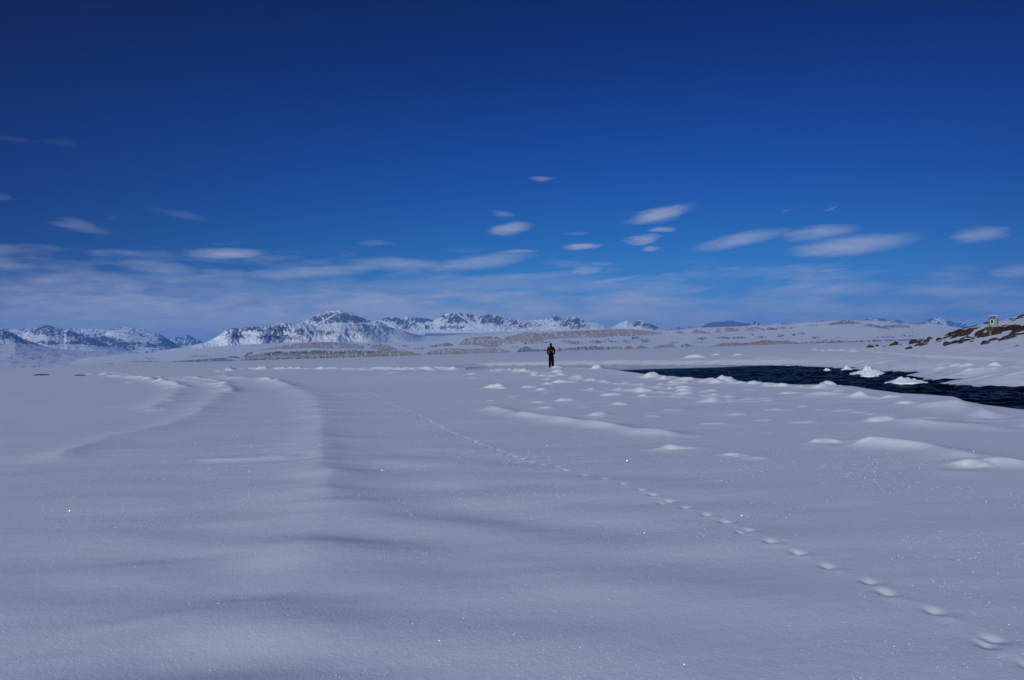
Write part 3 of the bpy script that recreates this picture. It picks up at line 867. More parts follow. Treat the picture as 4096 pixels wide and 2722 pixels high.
# the shore opposite, with its tan cliffs
STRIPS = [  # top polyline, bottom polyline, kind (0 tan, 1 dark brown, 2 tan with dark cap), gully width, slant
    ([(690, 1448), (720, 1443), (780, 1441), (850, 1434), (900, 1433), (948, 1444)], [(690, 1449), (780, 1448.5), (948, 1444.5)], 1, 7, .2),
    ([(905, 1430), (925, 1424), (955, 1427), (962, 1434)], [(905, 1431), (962, 1436)], 1, 7, 0),
    ([(973, 1426), (990, 1412), (1015, 1408)], [(973, 1428), (1000, 1422), (1015, 1409)], 1, 7, 0),
    ([(955, 1443), (985, 1425), (1050, 1414), (1110, 1406), (1180, 1407), (1230, 1403), (1300, 1403), (1340, 1407), (1400, 1402), (1480, 1404), (1560, 1400), (1610, 1402), (1650, 1408), (1670, 1415), (1710, 1423)],
     [(955, 1443.5), (1200, 1436), (1450, 1428.5), (1710, 1421)], 2, 9, .0),
    ([(1040, 1400), (1120, 1386), (1180, 1376), (1250, 1371), (1340, 1370), (1400, 1375), (1460, 1384)], [(1040, 1401), (1150, 1396), (1250, 1393), (1340, 1395), (1400, 1393), (1460, 1396)], 0, 9, -.3),
    ([(1485, 1386), (1510, 1380), (1560, 1384), (1590, 1396)], [(1485, 1394), (1530, 1402), (1590, 1400)], 0, 8, .3),
    ([(1685, 1391), (1720, 1386), (1750, 1378), (1790, 1371), (1815, 1380)], [(1685, 1393), (1750, 1387), (1815, 1384)], 1, 10, 0),
    ([(1705, 1413), (1740, 1403), (1790, 1394), (1850, 1397), (1900, 1396), (1960, 1394), (2000, 1395), (2045, 1407)], [(1705, 1420), (1850, 1417), (2045, 1411)], 0, 9, -.1),
    ([(1828, 1380), (1860, 1358), (1890, 1350), (1950, 1346), (2000, 1350), (2012, 1360)], [(1828, 1381), (1900, 1381), (1950, 1389), (1985, 1392), (2012, 1376)], 0, 12, .2),
    ([(2012, 1360), (2030, 1346), (2060, 1342), (2100, 1329), (2140, 1334), (2200, 1331), (2300, 1325), (2400, 1321), (2500, 1317), (2580, 1324), (2650, 1334)],
     [(2012, 1370), (2050, 1377), (2110, 1369), (2150, 1368), (2200, 1357), (2270, 1354), (2300, 1352), (2400, 1351), (2450, 1346), (2520, 1345), (2580, 1341), (2650, 1337)], 0, 13, -.9),
    ([(2068, 1405), (2085, 1391), (2105, 1386), (2130, 1394), (2200, 1400)], [(2068, 1409), (2200, 1407)], 1, 7, -.2),
    ([(2215, 1400), (2235, 1392), (2260, 1398)], [(2215, 1405), (2260, 1405)], 1, 8, 0),
    ([(2258, 1395), (2300, 1390), (2380, 1385), (2440, 1391)], [(2258, 1402), (2330, 1403), (2445, 1400)], 1, 8, -.4),
    ([(2440, 1390), (2460, 1386), (2495, 1395)], [(2440, 1397), (2495, 1398)], 0, 10, -.3),
    ([(2498, 1392), (2515, 1383), (2542, 1396)], [(2498, 1397), (2542, 1397)], 0, 30, 0),
    ([(2540, 1396), (2562, 1382), (2602, 1395)], [(2540, 1397), (2602, 1396)], 0, 30, 0),
    ([(2612, 1392), (2640, 1382), (2690, 1378), (2700, 1386), (2720, 1392)], [(2612, 1395), (2720, 1393)], 0, 9, -.8),
    ([(2722, 1385), (2740, 1376), (2790, 1386), (2805, 1391)], [(2722, 1392), (2805, 1391.5)], 1, 9, -.6),
    ([(2800, 1391), (2850, 1385), (2870, 1378), (2890, 1374), (2940, 1372), (3000, 1372), (3060, 1361), (3100, 1365), (3150, 1363), (3180, 1370), (3220, 1375)],
     [(2800, 1391.5), (3000, 1386), (3220, 1379)], 0, 40, -.4),
    ([(3180, 1372), (3250, 1368), (3300, 1372), (3340, 1362), (3400, 1366), (3450, 1362), (3500, 1360), (3600, 1358), (3700, 1356)], [(3180, 1379), (3400, 1373), (3700, 1364)], 1, 12, -.5),
    ([(2702, 1330), (2718, 1324), (2742, 1334)], [(2702, 1334), (2742, 1334.5)], 0, 11, -.5),
    ([(2764, 1332), (2780, 1319), (2800, 1322), (2842, 1334)], [(2764, 1333), (2842, 1337)], 0, 11, -.9),
    ([(2858, 1332), (2875, 1311), (2888, 1330)], [(2858, 1333), (2888, 1331)], 0, 20, -.5),
    ([(2894, 1329), (2905, 1311), (2950, 1314), (2957, 1326)], [(2894, 1330), (2957, 1327)], 0, 12, -.8),
    ([(2975, 1322), (2985, 1309), (3010, 1312), (3020, 1323)], [(2975, 1324), (3020, 1325)], 0, 20, -.8),
    ([(3005, 1308), (3030, 1310), (3060, 1316), (3062, 1322)], [(3005, 1314), (3062, 1323)], 0, 12, -.9),
    ([(3065, 1320), (3072, 1309), (3110, 1316)], [(3065, 1322), (3110, 1320)], 1, 12, -.9),
    ([(3310, 1300), (3330, 1290), (3370, 1281), (3400, 1283), (3450, 1294)], [(3310, 1301), (3400, 1297), (3450, 1295)], 1, 7, -1.2),
    ([(3450, 1300), (3475, 1296), (3510, 1302), (3560, 1315)], [(3450, 1303), (3480, 1309), (3560, 1317)], 1, 8, -.8),
    ([(3530, 1305), (3600, 1298), (3640, 1305)], [(3530, 1310), (3640, 1312)], 1, 8, -.8)]
PATCH = [(2300, 1372, 40, 7, .9), (2270, 1366, 30, 5, .6), (2390, 1368, 40, 7, .9), (2455, 1368, 25, 5, .8), (2540, 1352, 20, 8, 1.0), (2580, 1364, 25, 10, .8), (2510, 1366, 30, 6, .8), (2430, 1356, 12, 5, .9),
         (2810, 1355, 25, 7, .9), (2900, 1352, 45, 5, 1.0), (2960, 1352, 40, 6, .9), (3050, 1349, 20, 5, .8), (3120, 1344, 24, 6, 1.0), (3175, 1340, 12, 6, 1.0), (3205, 1335, 16, 6, 1.0), (3260, 1352, 18, 5, .8),
         (3010, 1338, 12, 4, .9), (2180, 1370, 30, 4, .9), (2120, 1372, 40, 5, .7), (3350, 1350, 20, 3, .7), (1890, 1375, 20, 4, .5), (2060, 1390, 18, 5, .6), (3300, 1366, 45, 6, .7), (3640, 1345, 40, 4, .6),
         (3550, 1350, 40, 4, .6), (1620, 1385, 20, 4, .7), (1500, 1380, 40, 6, .3), (3140, 1313, 50, 4, .7), (3250, 1303, 30, 3, .6), (800, 1425, 40, 3, .7), (600, 1435, 30, 3, .6), (580, 1448, 90, 2.5, .8), (430, 1455, 40, 2, .8), (270, 1461, 30, 2, .7),
         (1670, 1395, 30, 4, .5), (2800, 1372, 40, 5, .5), (2700, 1372, 20, 4, .5)]


def shore_steep(U, Y):
    out = np.zeros(U.shape)
    for (tp, bt, kd, gw, sl_) in STRIPS:
        tp, bt = np.array(tp, float), np.array(bt, float)
        yt, yb = np.interp(U, tp[:, 0], tp[:, 1]), np.interp(U, bt[:, 0], bt[:, 1])
        out = np.maximum(out, sst(-2, 1, Y - yt) * sst(-2, 1, yb - Y) * sst(-4, 6, U - tp[0, 0]) * sst(-4, 6, tp[-1, 0] - U))
    return out


def shore_mask(U, Y, T, seed):
    rock = np.zeros(U.shape)
    tone = np.broadcast_to(TAN, U.shape + (3,)).copy()
    ey = 2.0 * fbm(U / 7, Y / 7, 3, 90)
    for k, (tp, bt, kd, gw, sl_) in enumerate(STRIPS):
        tp, bt = np.array(tp, float), np.array(bt, float)
        m_ = (U > tp[0, 0] - 6) & (U < tp[-1, 0] + 6) & (Y > tp[:, 1].min() - 8) & (Y < bt[:, 1].max() + 6)
        if not m_.any():
            continue
        u, y = U[m_], Y[m_]
        yt = np.interp(u, tp[:, 0], tp[:, 1]) + ey[m_]
        yb = np.interp(u, bt[:, 0], bt[:, 1]) + .6 * ey[m_]
        v = sst(-1, 1, y - yt) * sst(-1, .8, yb - y) * sst(0, 5, u - tp[0, 0] + 2) * sst(0, 5, tp[-1, 0] - u + 2)
        tt = np.clip((y - yt) / np.maximum(yb - yt, 2), 0, 1)
        # snow-filled gullies converging downward, and thin snow ledges
        ug = (u + sl_ * (y - yt) + 2.2 * pn(u / 6, y / 6, 91 + k)) / gw
        gl = np.abs(pn(ug, y / 55, 95 + k))
        gl2 = np.abs(pn(ug * 2.3 + 4, y / 22, 96 + k))
        keep = sst(.02, .075, gl) * (1 - .75 * (1 - sst(.02, .09, gl2)) * (1 if gw < 25 else .25))
        led = np.abs(pn(u / 45, (y - .1 * u * 0) / 4.5, 99 + k))
        keep *= 1 - (.75 if gw < 25 else .2) * (1 - sst(.02, .10, led)) * sst(-.15, .15, pn(u / 22, y / 9, 98 + k))
        if gw >= 25:
            keep = .65 + .35 * keep
        fray = sst(-.45, -.1, pn(u / 9, y / 5, 93 + k) + (.22 if kd != 1 else .05))
        v = v * keep * fray
        var = (1 + .45 * pn(u / 6, y / 3, 97 + k))[:, None]
        c = {0: TAN, 1: BROWN * 1.15, 2: TAN * .95}[kd] * var
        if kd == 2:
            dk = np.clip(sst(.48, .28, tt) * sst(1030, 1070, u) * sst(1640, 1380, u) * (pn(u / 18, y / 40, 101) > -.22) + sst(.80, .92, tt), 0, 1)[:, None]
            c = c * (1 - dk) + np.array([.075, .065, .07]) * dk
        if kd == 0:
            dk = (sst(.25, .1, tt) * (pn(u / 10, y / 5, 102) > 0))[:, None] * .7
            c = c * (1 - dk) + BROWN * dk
        bt_ = v > rock[m_]
        r_ = rock[m_]
        r_[bt_] = v[bt_]
        rock[m_] = r_
        tn = tone[m_]
        tn[bt_] = c[bt_]
        tone[m_] = tn
    n = fbm((U + .7 * Y) / 6, Y / 6, 4, 110, .6)
    for (pu, py, ru, ry, s_) in PATCH:
        B = 1 - ((U - pu) / ru) ** 2 - ((Y - py) / ry) ** 2
        v = sst(.18, .38, np.clip(B, -1, 1) * .45 * s_ + n * .75) * (B > -.6)
        bt_ = v > rock
        rock = np.where(bt_, v, rock)
        tone = np.where(bt_[..., None], BROWN * 1.3, tone)
    # scattered stones
    v = sst(.50, .60, fbm(U / 8, Y / 2.6, 4, 120, .65)) * .7 * sst(700, 1200, U)
    tone = np.where((v > rock)[..., None], BROWN, tone)
    rock = np.maximum(rock, v)
    # dark tide line of ice foot at the water's edge
    return mixcol(np.clip(rock, 0, 1), tone)


shore = [(120, 1468), (200, 1455), (278, 1443), (377, 1429), (520, 1416), (616, 1410), (677, 1404), (760, 1396), (850, 1388), (1000, 1378), (1100, 1375), (1250, 1368), (1400, 1370), (1550, 1372), (1700, 1366), (1850, 1350), (2000, 1336), (2100, 1325),
         (2237, 1321), (2439, 1316), (2560, 1318), (2654, 1322), (2713, 1320), (2804, 1311), (2880, 1309), (2975, 1306), (3017, 1301), (3058, 1304), (3107, 1298), (3166, 1298), (3204, 1293), (3242, 1289), (3285, 1287), (3332, 1283),
         (3365, 1280), (3403, 1281), (3439, 1283), (3510, 1283), (3558, 1289), (3576, 1293), (3631, 1295), (3675, 1299), (3717, 1295), (3752, 1297), (3785, 1303), (3851, 1313), (4000, 1322), (4250, 1335)]
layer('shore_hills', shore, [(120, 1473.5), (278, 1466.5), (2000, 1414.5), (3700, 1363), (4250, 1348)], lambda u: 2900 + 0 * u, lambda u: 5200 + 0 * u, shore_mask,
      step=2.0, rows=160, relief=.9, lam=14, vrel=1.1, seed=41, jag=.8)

# ------------------------------------------------------------------ near hillside on the right
hs_sky = np.array([(3380, 1394), (3430, 1391), (3480, 1388), (3560, 1384), (3640, 1372), (3700, 1362), (3730, 1354), (3774, 1343), (3787, 1335), (3818, 1325), (3869, 1311), (3906, 1304), (3937, 1296), (3959, 1289), (3994, 1285), (4038, 1274),
                   (4082, 1265), (4130, 1256), (4250, 1240), (4500, 1215), (4900, 1190), (5200, 1230), (5650, 1500)], float)
hs_foot = np.array([(3380, 1396), (3430, 1397), (3550, 1409), (3700, 1420), (4000, 1432), (4250, 1446), (4900, 1490), (5650, 1545)], float)


def hill_rf(u):
    return 1.63 * F / (np.interp(u, hs_foot[:, 0], hs_foot[:, 1]) - H(u)) - 1.0


def hill_rc(u):
    return np.interp(u, [3380, 3480, 3730, 4100, 4900], [222, 215, 222, 205, 170])


def hill_r(u, y):
    sy = np.interp(u, hs_sky[:, 0], hs_sky[:, 1])
    fy = np.interp(u, hs_foot[:, 0], hs_foot[:, 1])
    tt = np.clip((fy - y) / np.maximum(fy - sy, .1), 0, 1)
    a, b_ = hill_rf(u), hill_rc(u)
    # equal steps up the picture are not equal steps up the slope: even gradient
    return 1 / ((1 / a) + (1 / b_ - 1 / a) * tt)


U = np.arange(3380, 5650, 2.4)
rows = 150
T = np.linspace(0, 1, rows)[:, None]
sy = np.interp(U, hs_sky[:, 0], hs_sky[:, 1]) + .8 * fbm(U / 12, U * 0, 3, 7)
fy = np.interp(U, hs_foot[:, 0], hs_foot[:, 1])
UU = np.broadcast_to(U, (rows, len(U)))
YY = fy + (sy - fy) * T
YY[0] += 2.0
rg = hill_r(UU, YY)
tp = np.clip(T * 8, 0, 1) * np.clip((1 - T) * 10, 0, 1)
Ph = at_range(UU, YY, rg)
xh, yh = Ph[..., 0], Ph[..., 1]
Ph[..., 2] += tp * (0.22 * fbm(xh / 5.5, yh / 9, 4, 130) + 0.10 * np.clip(ridged(xh / 2.6, yh / 6, 3, 131) - .2, 0, 1))
Ph[0, :, 2] = -0.15
zc = Ph[-1]
bk = []
for s_ in (.1, .3, .6, 1.0):
    q = zc.copy()
    q[:, :2] *= 1 + s_ * .5
    q[:, 2] = zc[:, 2] * (1 - s_) - .5 * s_
    bk.append(q)
Pall = np.concatenate([Ph, np.array(bk)], 0)
hm = grid_mesh('hillside', Pall)
setcol(hm, np.broadcast_to(SNOW, Pall.shape))
tag(link('hillside', hm, M_SNOW), kind='structure')

# ------------------------------------------------------------------ rocks
def rock_mat(name, a, b_, c):
    m, t, bs = new_mat(name)
    g = nd(t, 'ShaderNodeNewGeometry')
    tcn = nd(t, 'ShaderNodeTexCoord')
    n = noise(t, tcn.outputs['Object'], 1.6, 6, .65)
    cc = ramp(t, n, [(0.28, a), (0.5, b_), (0.72, c)])
    t.links.new(cc, bs.inputs['Base Color'])
    bs.inputs['Roughness'].default_value = 0.9
    bs.inputs['Specular IOR Level'].default_value = 0.1
    bump(t, bs, noise(t, tcn.outputs['Object'], 4.0, 6, .7), 0.8, 0.25)
    return m


M_ROCK = rock_mat('weathered_rock', (.016, .012, .009), (.042, .030, .021), (.085, .058, .038))
M_ROCKG = rock_mat('grey_rock', (.018, .018, .016), (.05, .047, .04), (.10, .09, .072))
M_ROCKO = rock_mat('rusty_rock', (.04, .024, .015), (.085, .048, .028), (.13, .08, .05))


def rock_mesh(name, sx_, sy_, sz_, seed, ang=0.0, cuts=9, disp=.22):
    rs = random.Random(seed)
    bm = bmesh.new()
    bmesh.ops.create_icosphere(bm, subdivisions=4, radius=1)
    planes = []
    for _ in range(cuts):
        n = Vector((rs.uniform(-1, 1), rs.uniform(-1, 1), rs.uniform(-.4, 1))).normalized()
        planes.append((n, rs.uniform(.55, .85)))
    co = np.array([v.co[:] for v in bm.verts])
    for n, d in planes:
        n = np.array(n)
        k = co @ n - d
        co = co - np.where(k > 0, k * .92, 0)[:, None] * n
    nn = fbm(co[:, 0] * 1.7 + seed, co[:, 1] * 1.7 + co[:, 2] * 2.3, 4, seed % 13)
    co = co * (1 + disp * nn)[:, None]
    co *= np.array([sx_, sy_, sz_])
    ca, sa = math.cos(ang), math.sin(ang)
    x, z = co[:, 0] * ca - co[:, 2] * sa, co[:, 0] * sa + co[:, 2] * ca
    co[:, 0], co[:, 2] = x, z
    for v, c in zip(bm.verts, co):
        v.co = c
    return bm


def place(u, y):
    r_ = float(hill_r(np.float64(u), np.float64(y)))
    p = at_range(np.float64(u), np.float64(y), r_)
    return p, r_


ROCKS = [  # u centre, y centre, w px, h px, tilt deg, material, name, label
    (3482, 1387, 27, 12, 4, M_ROCKG, 'boulder', 'outermost flat-topped boulder at the left tip of the rocky point'),
    (3508, 1384, 15, 8, 0, M_ROCKG, 'boulder', 'small round stone just right of the outermost boulder of the point'),
    (3536, 1387, 12, 4, 0, M_ROCK, 'boulder', 'tiny low stone alone in the gap between the outer two stones and the next boulder'),
    (3578, 1377, 38, 14, 14, M_ROCK, 'boulder', 'wedge-shaped brown boulder third along the point from its left tip'),
    (3602, 1380, 14, 4, 0, M_ROCK, 'boulder', 'low flat stone touching the right foot of the wedge-shaped boulder'),
    (3657, 1369, 38, 16, 8, M_ROCK, 'boulder', 'large rounded brown boulder in the cluster below the tall pale boulder'),
    (3719, 1354, 22, 13, 0, M_ROCKO, 'boulder', 'tall pale brown round boulder standing against the far shore'),
    (3708, 1365, 20, 12, -6, M_ROCKG, 'boulder', 'grey boulder directly below the tall pale round boulder'),
    (3684, 1365, 26, 5, 2, M_ROCK, 'boulder', 'long low stone joining the rounded brown and the grey boulder'),
    (3678, 1378, 36, 11, 8, M_ROCKG, 'boulder', 'long dark slab stone lying low in the middle of the boulder cluster'),
    (3688, 1382, 17, 8, 0, M_ROCK, 'boulder', 'small conical stone in front of the long dark slab stone'),
    (3707, 1377, 17, 5, 0, M_ROCK, 'boulder', 'small flat stone right of the conical stone in the cluster'),
    (3637, 1393, 28, 12, 10, M_ROCKG, 'boulder', 'dark green-grey boulder closest to the water, snow against its right side'),
    (3753, 1359, 27, 11, 18, M_ROCK, 'boulder', 'tilted boulder capped with snow below the end of the long outcrop'),
    (3750, 1371, 26, 5, 20, M_ROCK, 'boulder', 'thin slanting stone below the snow-capped tilted boulder'),
    (3787, 1375, 24, 14, 0, M_ROCKG, 'boulder', 'angular grey boulder with pointed top near the middle of the slope foot'),
    (3805, 1375, 15, 8, 0, M_ROCK, 'boulder', 'small stone leaning on the right side of the angular grey boulder'),
    (3842, 1373, 20, 7, 10, M_ROCK, 'boulder', 'little dark stone poking through snow right of the angular boulder pair'),
    (3943, 1371, 32, 14, 6, M_ROCKG, 'boulder', 'smooth oval grey boulder alone on the open snow below the hut'),
    (3976, 1358, 38, 13, 14, M_ROCKO, 'boulder', 'reddish brown slab boulder above right of the smooth oval boulder'),
    (4025, 1353, 64, 15, 20, M_ROCKG, 'boulder', 'long grey slab rising to the right beside the reddish slab'),
    (4069, 1383, 12, 5, 10, M_ROCKG, 'boulder', 'tiny dark stone near the right edge of the picture on lower snow'),
    (3885, 1367, 17, 5, 12, M_ROCK, 'boulder', 'small low stone on bare snow between the long ledge and the oval boulder'),
]
OUTCROPS = [  # label, list of slabs (u, y, w, h, tilt, mat)
    ('long stepped outcrop at the left end of the rocky slope', M_ROCK, [(3800, 1336, 36, 9, 18), (3822, 1330, 50, 12, 20), (3846, 1328, 44, 15, 22), (3795, 1347, 40, 9, 16), (3825, 1344, 44, 13, 20), (3812, 1351, 24, 9, 10), (3860, 1338, 50, 11, 25), (3874, 1328, 40, 9, 24)]),
    ('overhanging brown ledge above the long stepped outcrop', M_ROCKO, [(3888, 1318, 50, 8, 10), (3880, 1316, 22, 8, 0), (3900, 1314, 40, 4, 14)]),
    ('long thin rock ledge in the snow below the stepped outcrop', M_ROCK, [(3830, 1366, 44, 8, 8), (3855, 1361, 40, 9, 10), (3872, 1361, 26, 8, 0)]),
    ('rocks scattered between stepped outcrop and hut rock', M_ROCKG, [(3868, 1346, 14, 6, 10), (3878, 1351, 20, 6, 0), (3892, 1353, 12, 6, 0), (3850, 1354, 20, 5, 15)]),
    ('dark slabs stacked left of and below the hut rock', M_ROCK, [(3920, 1326, 40, 8, 20), (3912, 1334, 32, 10, 25), (3934, 1319, 30, 5, 18), (3928, 1341, 38, 15, 15), (3950, 1334, 36, 11, 5), (3906, 1345, 20, 8, 20), (3945, 1343, 30, 10, 5)]),
    ('big rusty brown rock carrying the green hut', M_ROCKO, [(3962, 1319, 44, 16, -8), (3978, 1316, 44, 13, -4)]),
    ('dark bedrock stretching right from the hut rock', M_ROCK, [(3984, 1331, 40, 22, 25), (4004, 1320, 50, 17, 6), (3995, 1312, 50, 8, 2), (4030, 1318, 40, 10, 0)]),
    ('broad dark crag highest up at right of the hut', M_ROCK, [(4050, 1312, 60, 19, 4), (4075, 1318, 60, 22, 18), (4060, 1328, 40, 12, 15), (4110, 1312, 50, 22, 15), (4072, 1338, 40, 11, 10), (4110, 1330, 40, 10, 20), (4046, 1342, 30, 12, 25), (4140, 1330, 50, 14, 14)]),
    ('thin dark ledge across the snow above the crag', M_ROCKG, [(4030, 1302, 44, 3.5, 4), (4012, 1306, 12, 3, 0)]),
    ('small dark ledge on the skyline left of the hut', M_ROCK, [(3944, 1292, 20, 5, 8), (3952, 1294, 18, 4, 4)]),
    ('pair of dark ledges on the slope top near the right edge', M_ROCK, [(4046, 1277, 16, 6, 12), (4072, 1274, 34, 5, 14), (4086, 1264, 34, 6, 20), (4120, 1262, 40, 6, 18), (4054, 1284, 20, 3, 8)]),
    ('thin rock ledge along the skyline above the stepped outcrop', M_ROCKG, [(3862, 1312, 24, 3, 16), (3890, 1307, 36, 3, 16)]),
]


def rock_bm(u, y, w, h, tilt, seed, sink=.30):
    p, r_ = place(u, y + h * .5)
    hx = w * r_ / F * .5
    hz = h * r_ / F * .5
    bm = rock_mesh('r', hx * 1.08, max(hx * .55, hz * 1.1), hz * (1 + sink) * 1.05, seed, R(tilt))
    ctr = at_range(np.float64(u), np.float64(y), r_ + .2)
    ctr[2] -= hz * sink * .6
    return bm, ctr


for k, (u, y, w, h, tl, mt, nm, lb) in enumerate(ROCKS):
    bm, c = rock_bm(u, y, w, h, tl, 100 + k)
    o = bm_mesh(nm, bm, mt, smooth=False)
    o.location = c
    tag(o, lb, 'boulder', 'boulders along the foot of the right slope')
for k, (lb, mt, slabs) in enumerate(OUTCROPS):
    root = None
    for j, (u, y, w, h, tl) in enumerate(slabs):
        bm, c = rock_bm(u, y, w, h, tl, 300 + k * 17 + j, .15)
        if root is None:
            root = bpy.data.objects.new('rock_outcrop', None)
            COL.objects.link(root)
            root.location = c
            c0 = c
            tag(root, lb, 'rock outcrop')
        o = bm_mesh('slab', bm, mt, root)
        o.location = c - c0
# thin bare strips on the ice far left
for k, (u, y, w, h, lb) in enumerate([(166, 1502, 64, 5, 'long thin dark strip of bare rock in the snow at far left'),
                                      (308, 1503, 18, 4, 'small dark patch of rock second from the left in the snow'),
                                      (331, 1503, 12, 3.5, 'smallest dark patch of rock beside the second one at left')]):
    p = at_z(u, y, 0.0)
    r_ = math.hypot(p[0], p[1])
    bm = rock_mesh('r', w * r_ / F * .5, 1.1, h * r_ / F * .75, 700 + k)
    o = bm_mesh('bare_rock', bm, M_ROCKG)
    o.location = (p[0], p[1], ground_z(p[0], p[1]) + .02)
    tag(o, lb, 'rock')

# ------------------------------------------------------------------ ice-covered mounds in the water
M_ICE = snow_mat()
M_ICE.name = 'snow_covered_ice'


def ice_mound(u, y, w, h, peaks, seed, label):
    """y = waterline in the photo; peaks: (dx fraction, height fraction, width fraction)"""
    p = at_z(u, y, WZ)
    r_ = math.hypot(p[0], p[1])
    hw, hz = w * r_ / F * .5, .88 * h * r_ / F
    n, mrad = 96, 60
    th = np.linspace(0, 2 * math.pi, n, endpoint=False)
    rd = np.linspace(0, 1, mrad) ** .9
    Rr, Th = np.meshgrid(rd, th, indexing='ij')
    edge = 1 + .22 * pn(np.cos(Th) * 1.6 + seed, np.sin(Th) * 1.6, seed) + .06 * pn(np.cos(Th) * 6, np.sin(Th) * 6 + seed, seed)
    x = Rr * edge * np.cos(Th) * hw
    yv = Rr * edge * np.sin(Th) * hw * .8
    zz = 0 * x
    for (dx, hf, wf) in peaks:
        q = np.hypot((x - dx * hw) / (wf * hw), yv / (wf * hw * .9))
        zz = np.maximum(zz, hf * hz * np.clip(1 - q, 0, 1) ** 1.35)
    zz += hz * (.16 * fbm(x / hw * 4, yv / hw * 4, 4, seed + 1) + .14 * np.clip(ridged(x / hw * 2.6, yv / hw * 2.6, 3, seed + 2) - .3, 0, 1)) * sst(1.05, .6, Rr) + .05
    zz = zz * sst(1.0, .93, Rr) + np.where(Rr > .97, -.18, 0)
    me = grid_mesh('ice_mound', np.concatenate([np.stack([x, yv, zz], -1), np.stack([x[-1] * .9, yv[-1] * .9, 0 * x[-1] - .5], -1)[None]], 0), wrap=True)
    C_ = np.broadcast_to(SNOW, (len(me.vertices), 3)).copy()
    setcol(me, C_)
    o = link('ice_mound', me, M_ICE)
    o.location = (p[0], p[1] + hw * .6, WZ)
    tag(o, label, 'ice mound', 'snow-covered mounds in the open water')
    return o


ice_mound(3490, 1497, 132, 33, [(-.06, 1.0, .36), (.10, .86, .34), (.05, .52, .95), (-.3, .30, .7), (.45, .25, .6)], 3, 'largest steep white mound of ice rising from the dark water')
ice_mound(3490, 1507, 66, 17, [(-.2, 1.0, .7), (.2, .85, .7), (0, .5, 1.1)], 5, 'smaller white mound just in front of the largest ice mound')
ice_mound(3393, 1482, 44, 17, [(0, 1.0, .8), (.4, .4, .7)], 8, 'pointed white mound left of the largest ice mound')
ice_mound(3312, 1484, 26, 10, [(-.3, .9, .7), (.2, .7, .9)], 11, 'little white lump of ice alone in the water, leftmost')
ice_mound(3648, 1536, 150, 25, [(-.2, .95, .7), (.1, .7, .6), (.4, .55, .6), (0, .45, 1.1)], 14, 'broad low white mound at the mouth of the right-hand inlet')

# ------------------------------------------------------------------ hut
def box(bm, x0, x1, y0, y1, z0, z1, taper=0.0):
    vs = []
    for z, k in ((z0, 0), (z1, taper)):
        for (x, y) in ((x0 + k, y0 + k), (x1 - k, y0 + k), (x1 - k, y1 - k), (x0 + k, y1 - k)):
            vs.append(bm.verts.new((x, y, z)))
    for f in ((0, 3, 2, 1), (4, 5, 6, 7), (0, 1, 5, 4), (1, 2, 6, 5), (2, 3, 7, 6), (3, 0, 4, 7)):
        bm.faces.new([vs[i] for i in f])


M_GREEN = plain('pale_green_paint', (.17, .28, .22), .7, .2, .10, 3)
M_GREY = plain('weathered_grey_wood', (.12, .12, .14), .8, .1, .2, 6)
M_WHITE = plain('white_paint', (.62, .64, .64), .6, .2, .05, 4)
M_DKGL = plain('dark_window_glass', (.01, .012, .03), .12, .5, .1, 2)
M_LANT = plain('dark_lantern_housing', (.07, .07, .10), .6, .3, .15, 4)
hr = float(hill_r(np.float64(3975), np.float64(1313)))
hp = at_range(np.float64(3975), np.float64(1313.5), hr - .6)
px = hr / F                                           # metres per photo pixel at the hut
hut = bpy.data.objects.new('beacon_hut', None)
COL.objects.link(hut)
hut.location = hp
hut.rotation_euler = (0, 0, R(-5) - math.atan2(hp[0], hp[1]))
tag(hut, 'small pale green hut with a dark lantern top standing on the rusty rock', 'hut')
w2, hb = 10.5 * px, 31 * px
bm = bmesh.new()
box(bm, -w2, w2, -w2, w2, 0, hb)
for i in range(9):                                    # battens of the board cladding, 1 cm proud
    x = -w2 + .06 + i * (2 * w2 - .12) / 8
    box(bm, x - .012, x + .012, -w2 - .010, -w2 + .004, .02, hb * .46)
o = bm_mesh('wall', bm, M_GREEN, hut)
bm = bmesh.new()
box(bm, -w2 - .06, w2 + .06, -w2 - .06, w2 + .06, -.14, .0)
bm_mesh('base', bm, M_GREY, hut)
for sx_ in (-1, 1):
    for sy_ in (-1, 1):
        bm = bmesh.new()
        x = sx_ * (w2 + .055)
        y = sy_ * (w2 + .02)
        wpx = .085 if sx_ < 0 else .06
        box(bm, x - wpx, x + wpx, y - .07, y + .07, 0 if sx_ < 0 else hb * .35, hb + (4.5 * px if sx_ < 0 else 2.5 * px))
        bm_mesh('post', bm, M_GREY, hut)
win = bpy.data.objects.new('window', None)
bm = bmesh.new()
wx0, wx1, wz0, wz1 = -w2 * .74, w2 * .10, hb * .50, hb * .95
fw = .055
box(bm, wx0, wx1, -w2 - .045, -w2 - .012, wz1 - fw, wz1)
box(bm, wx0, wx1, -w2 - .045, -w2 - .012, wz0, wz0 + fw)
box(bm, wx0, wx0 + fw, -w2 - .045, -w2 - .012, wz0 + fw, wz1 - fw)
box(bm, wx1 - fw, wx1, -w2 - .045, -w2 - .012, wz0 + fw, wz1 - fw)
frm = bm_mesh('window', bm, M_WHITE, hut)
bm = bmesh.new()
box(bm, wx0 + fw, wx1 - fw, -w2 - .030, -w2 - .013, wz0 + fw, wz1 - fw)
bm_mesh('pane', bm, M_DKGL, frm)
bm = bmesh.new()
box(bm, wx0 - .04, wx1 + .04, -w2 - .10, -w2 - .012, wz0 - .05, wz0 - .004)
bm_mesh('sill', bm, M_WHITE, frm)
bm = bmesh.new()
box(bm, -w2 - .03, w2 + .03, -w2 - .05, w2 + .03, hb, hb + .07)
bm_mesh('cornice', bm, M_GREY, hut)
lw = 8.2 * px
bm = bmesh.new()
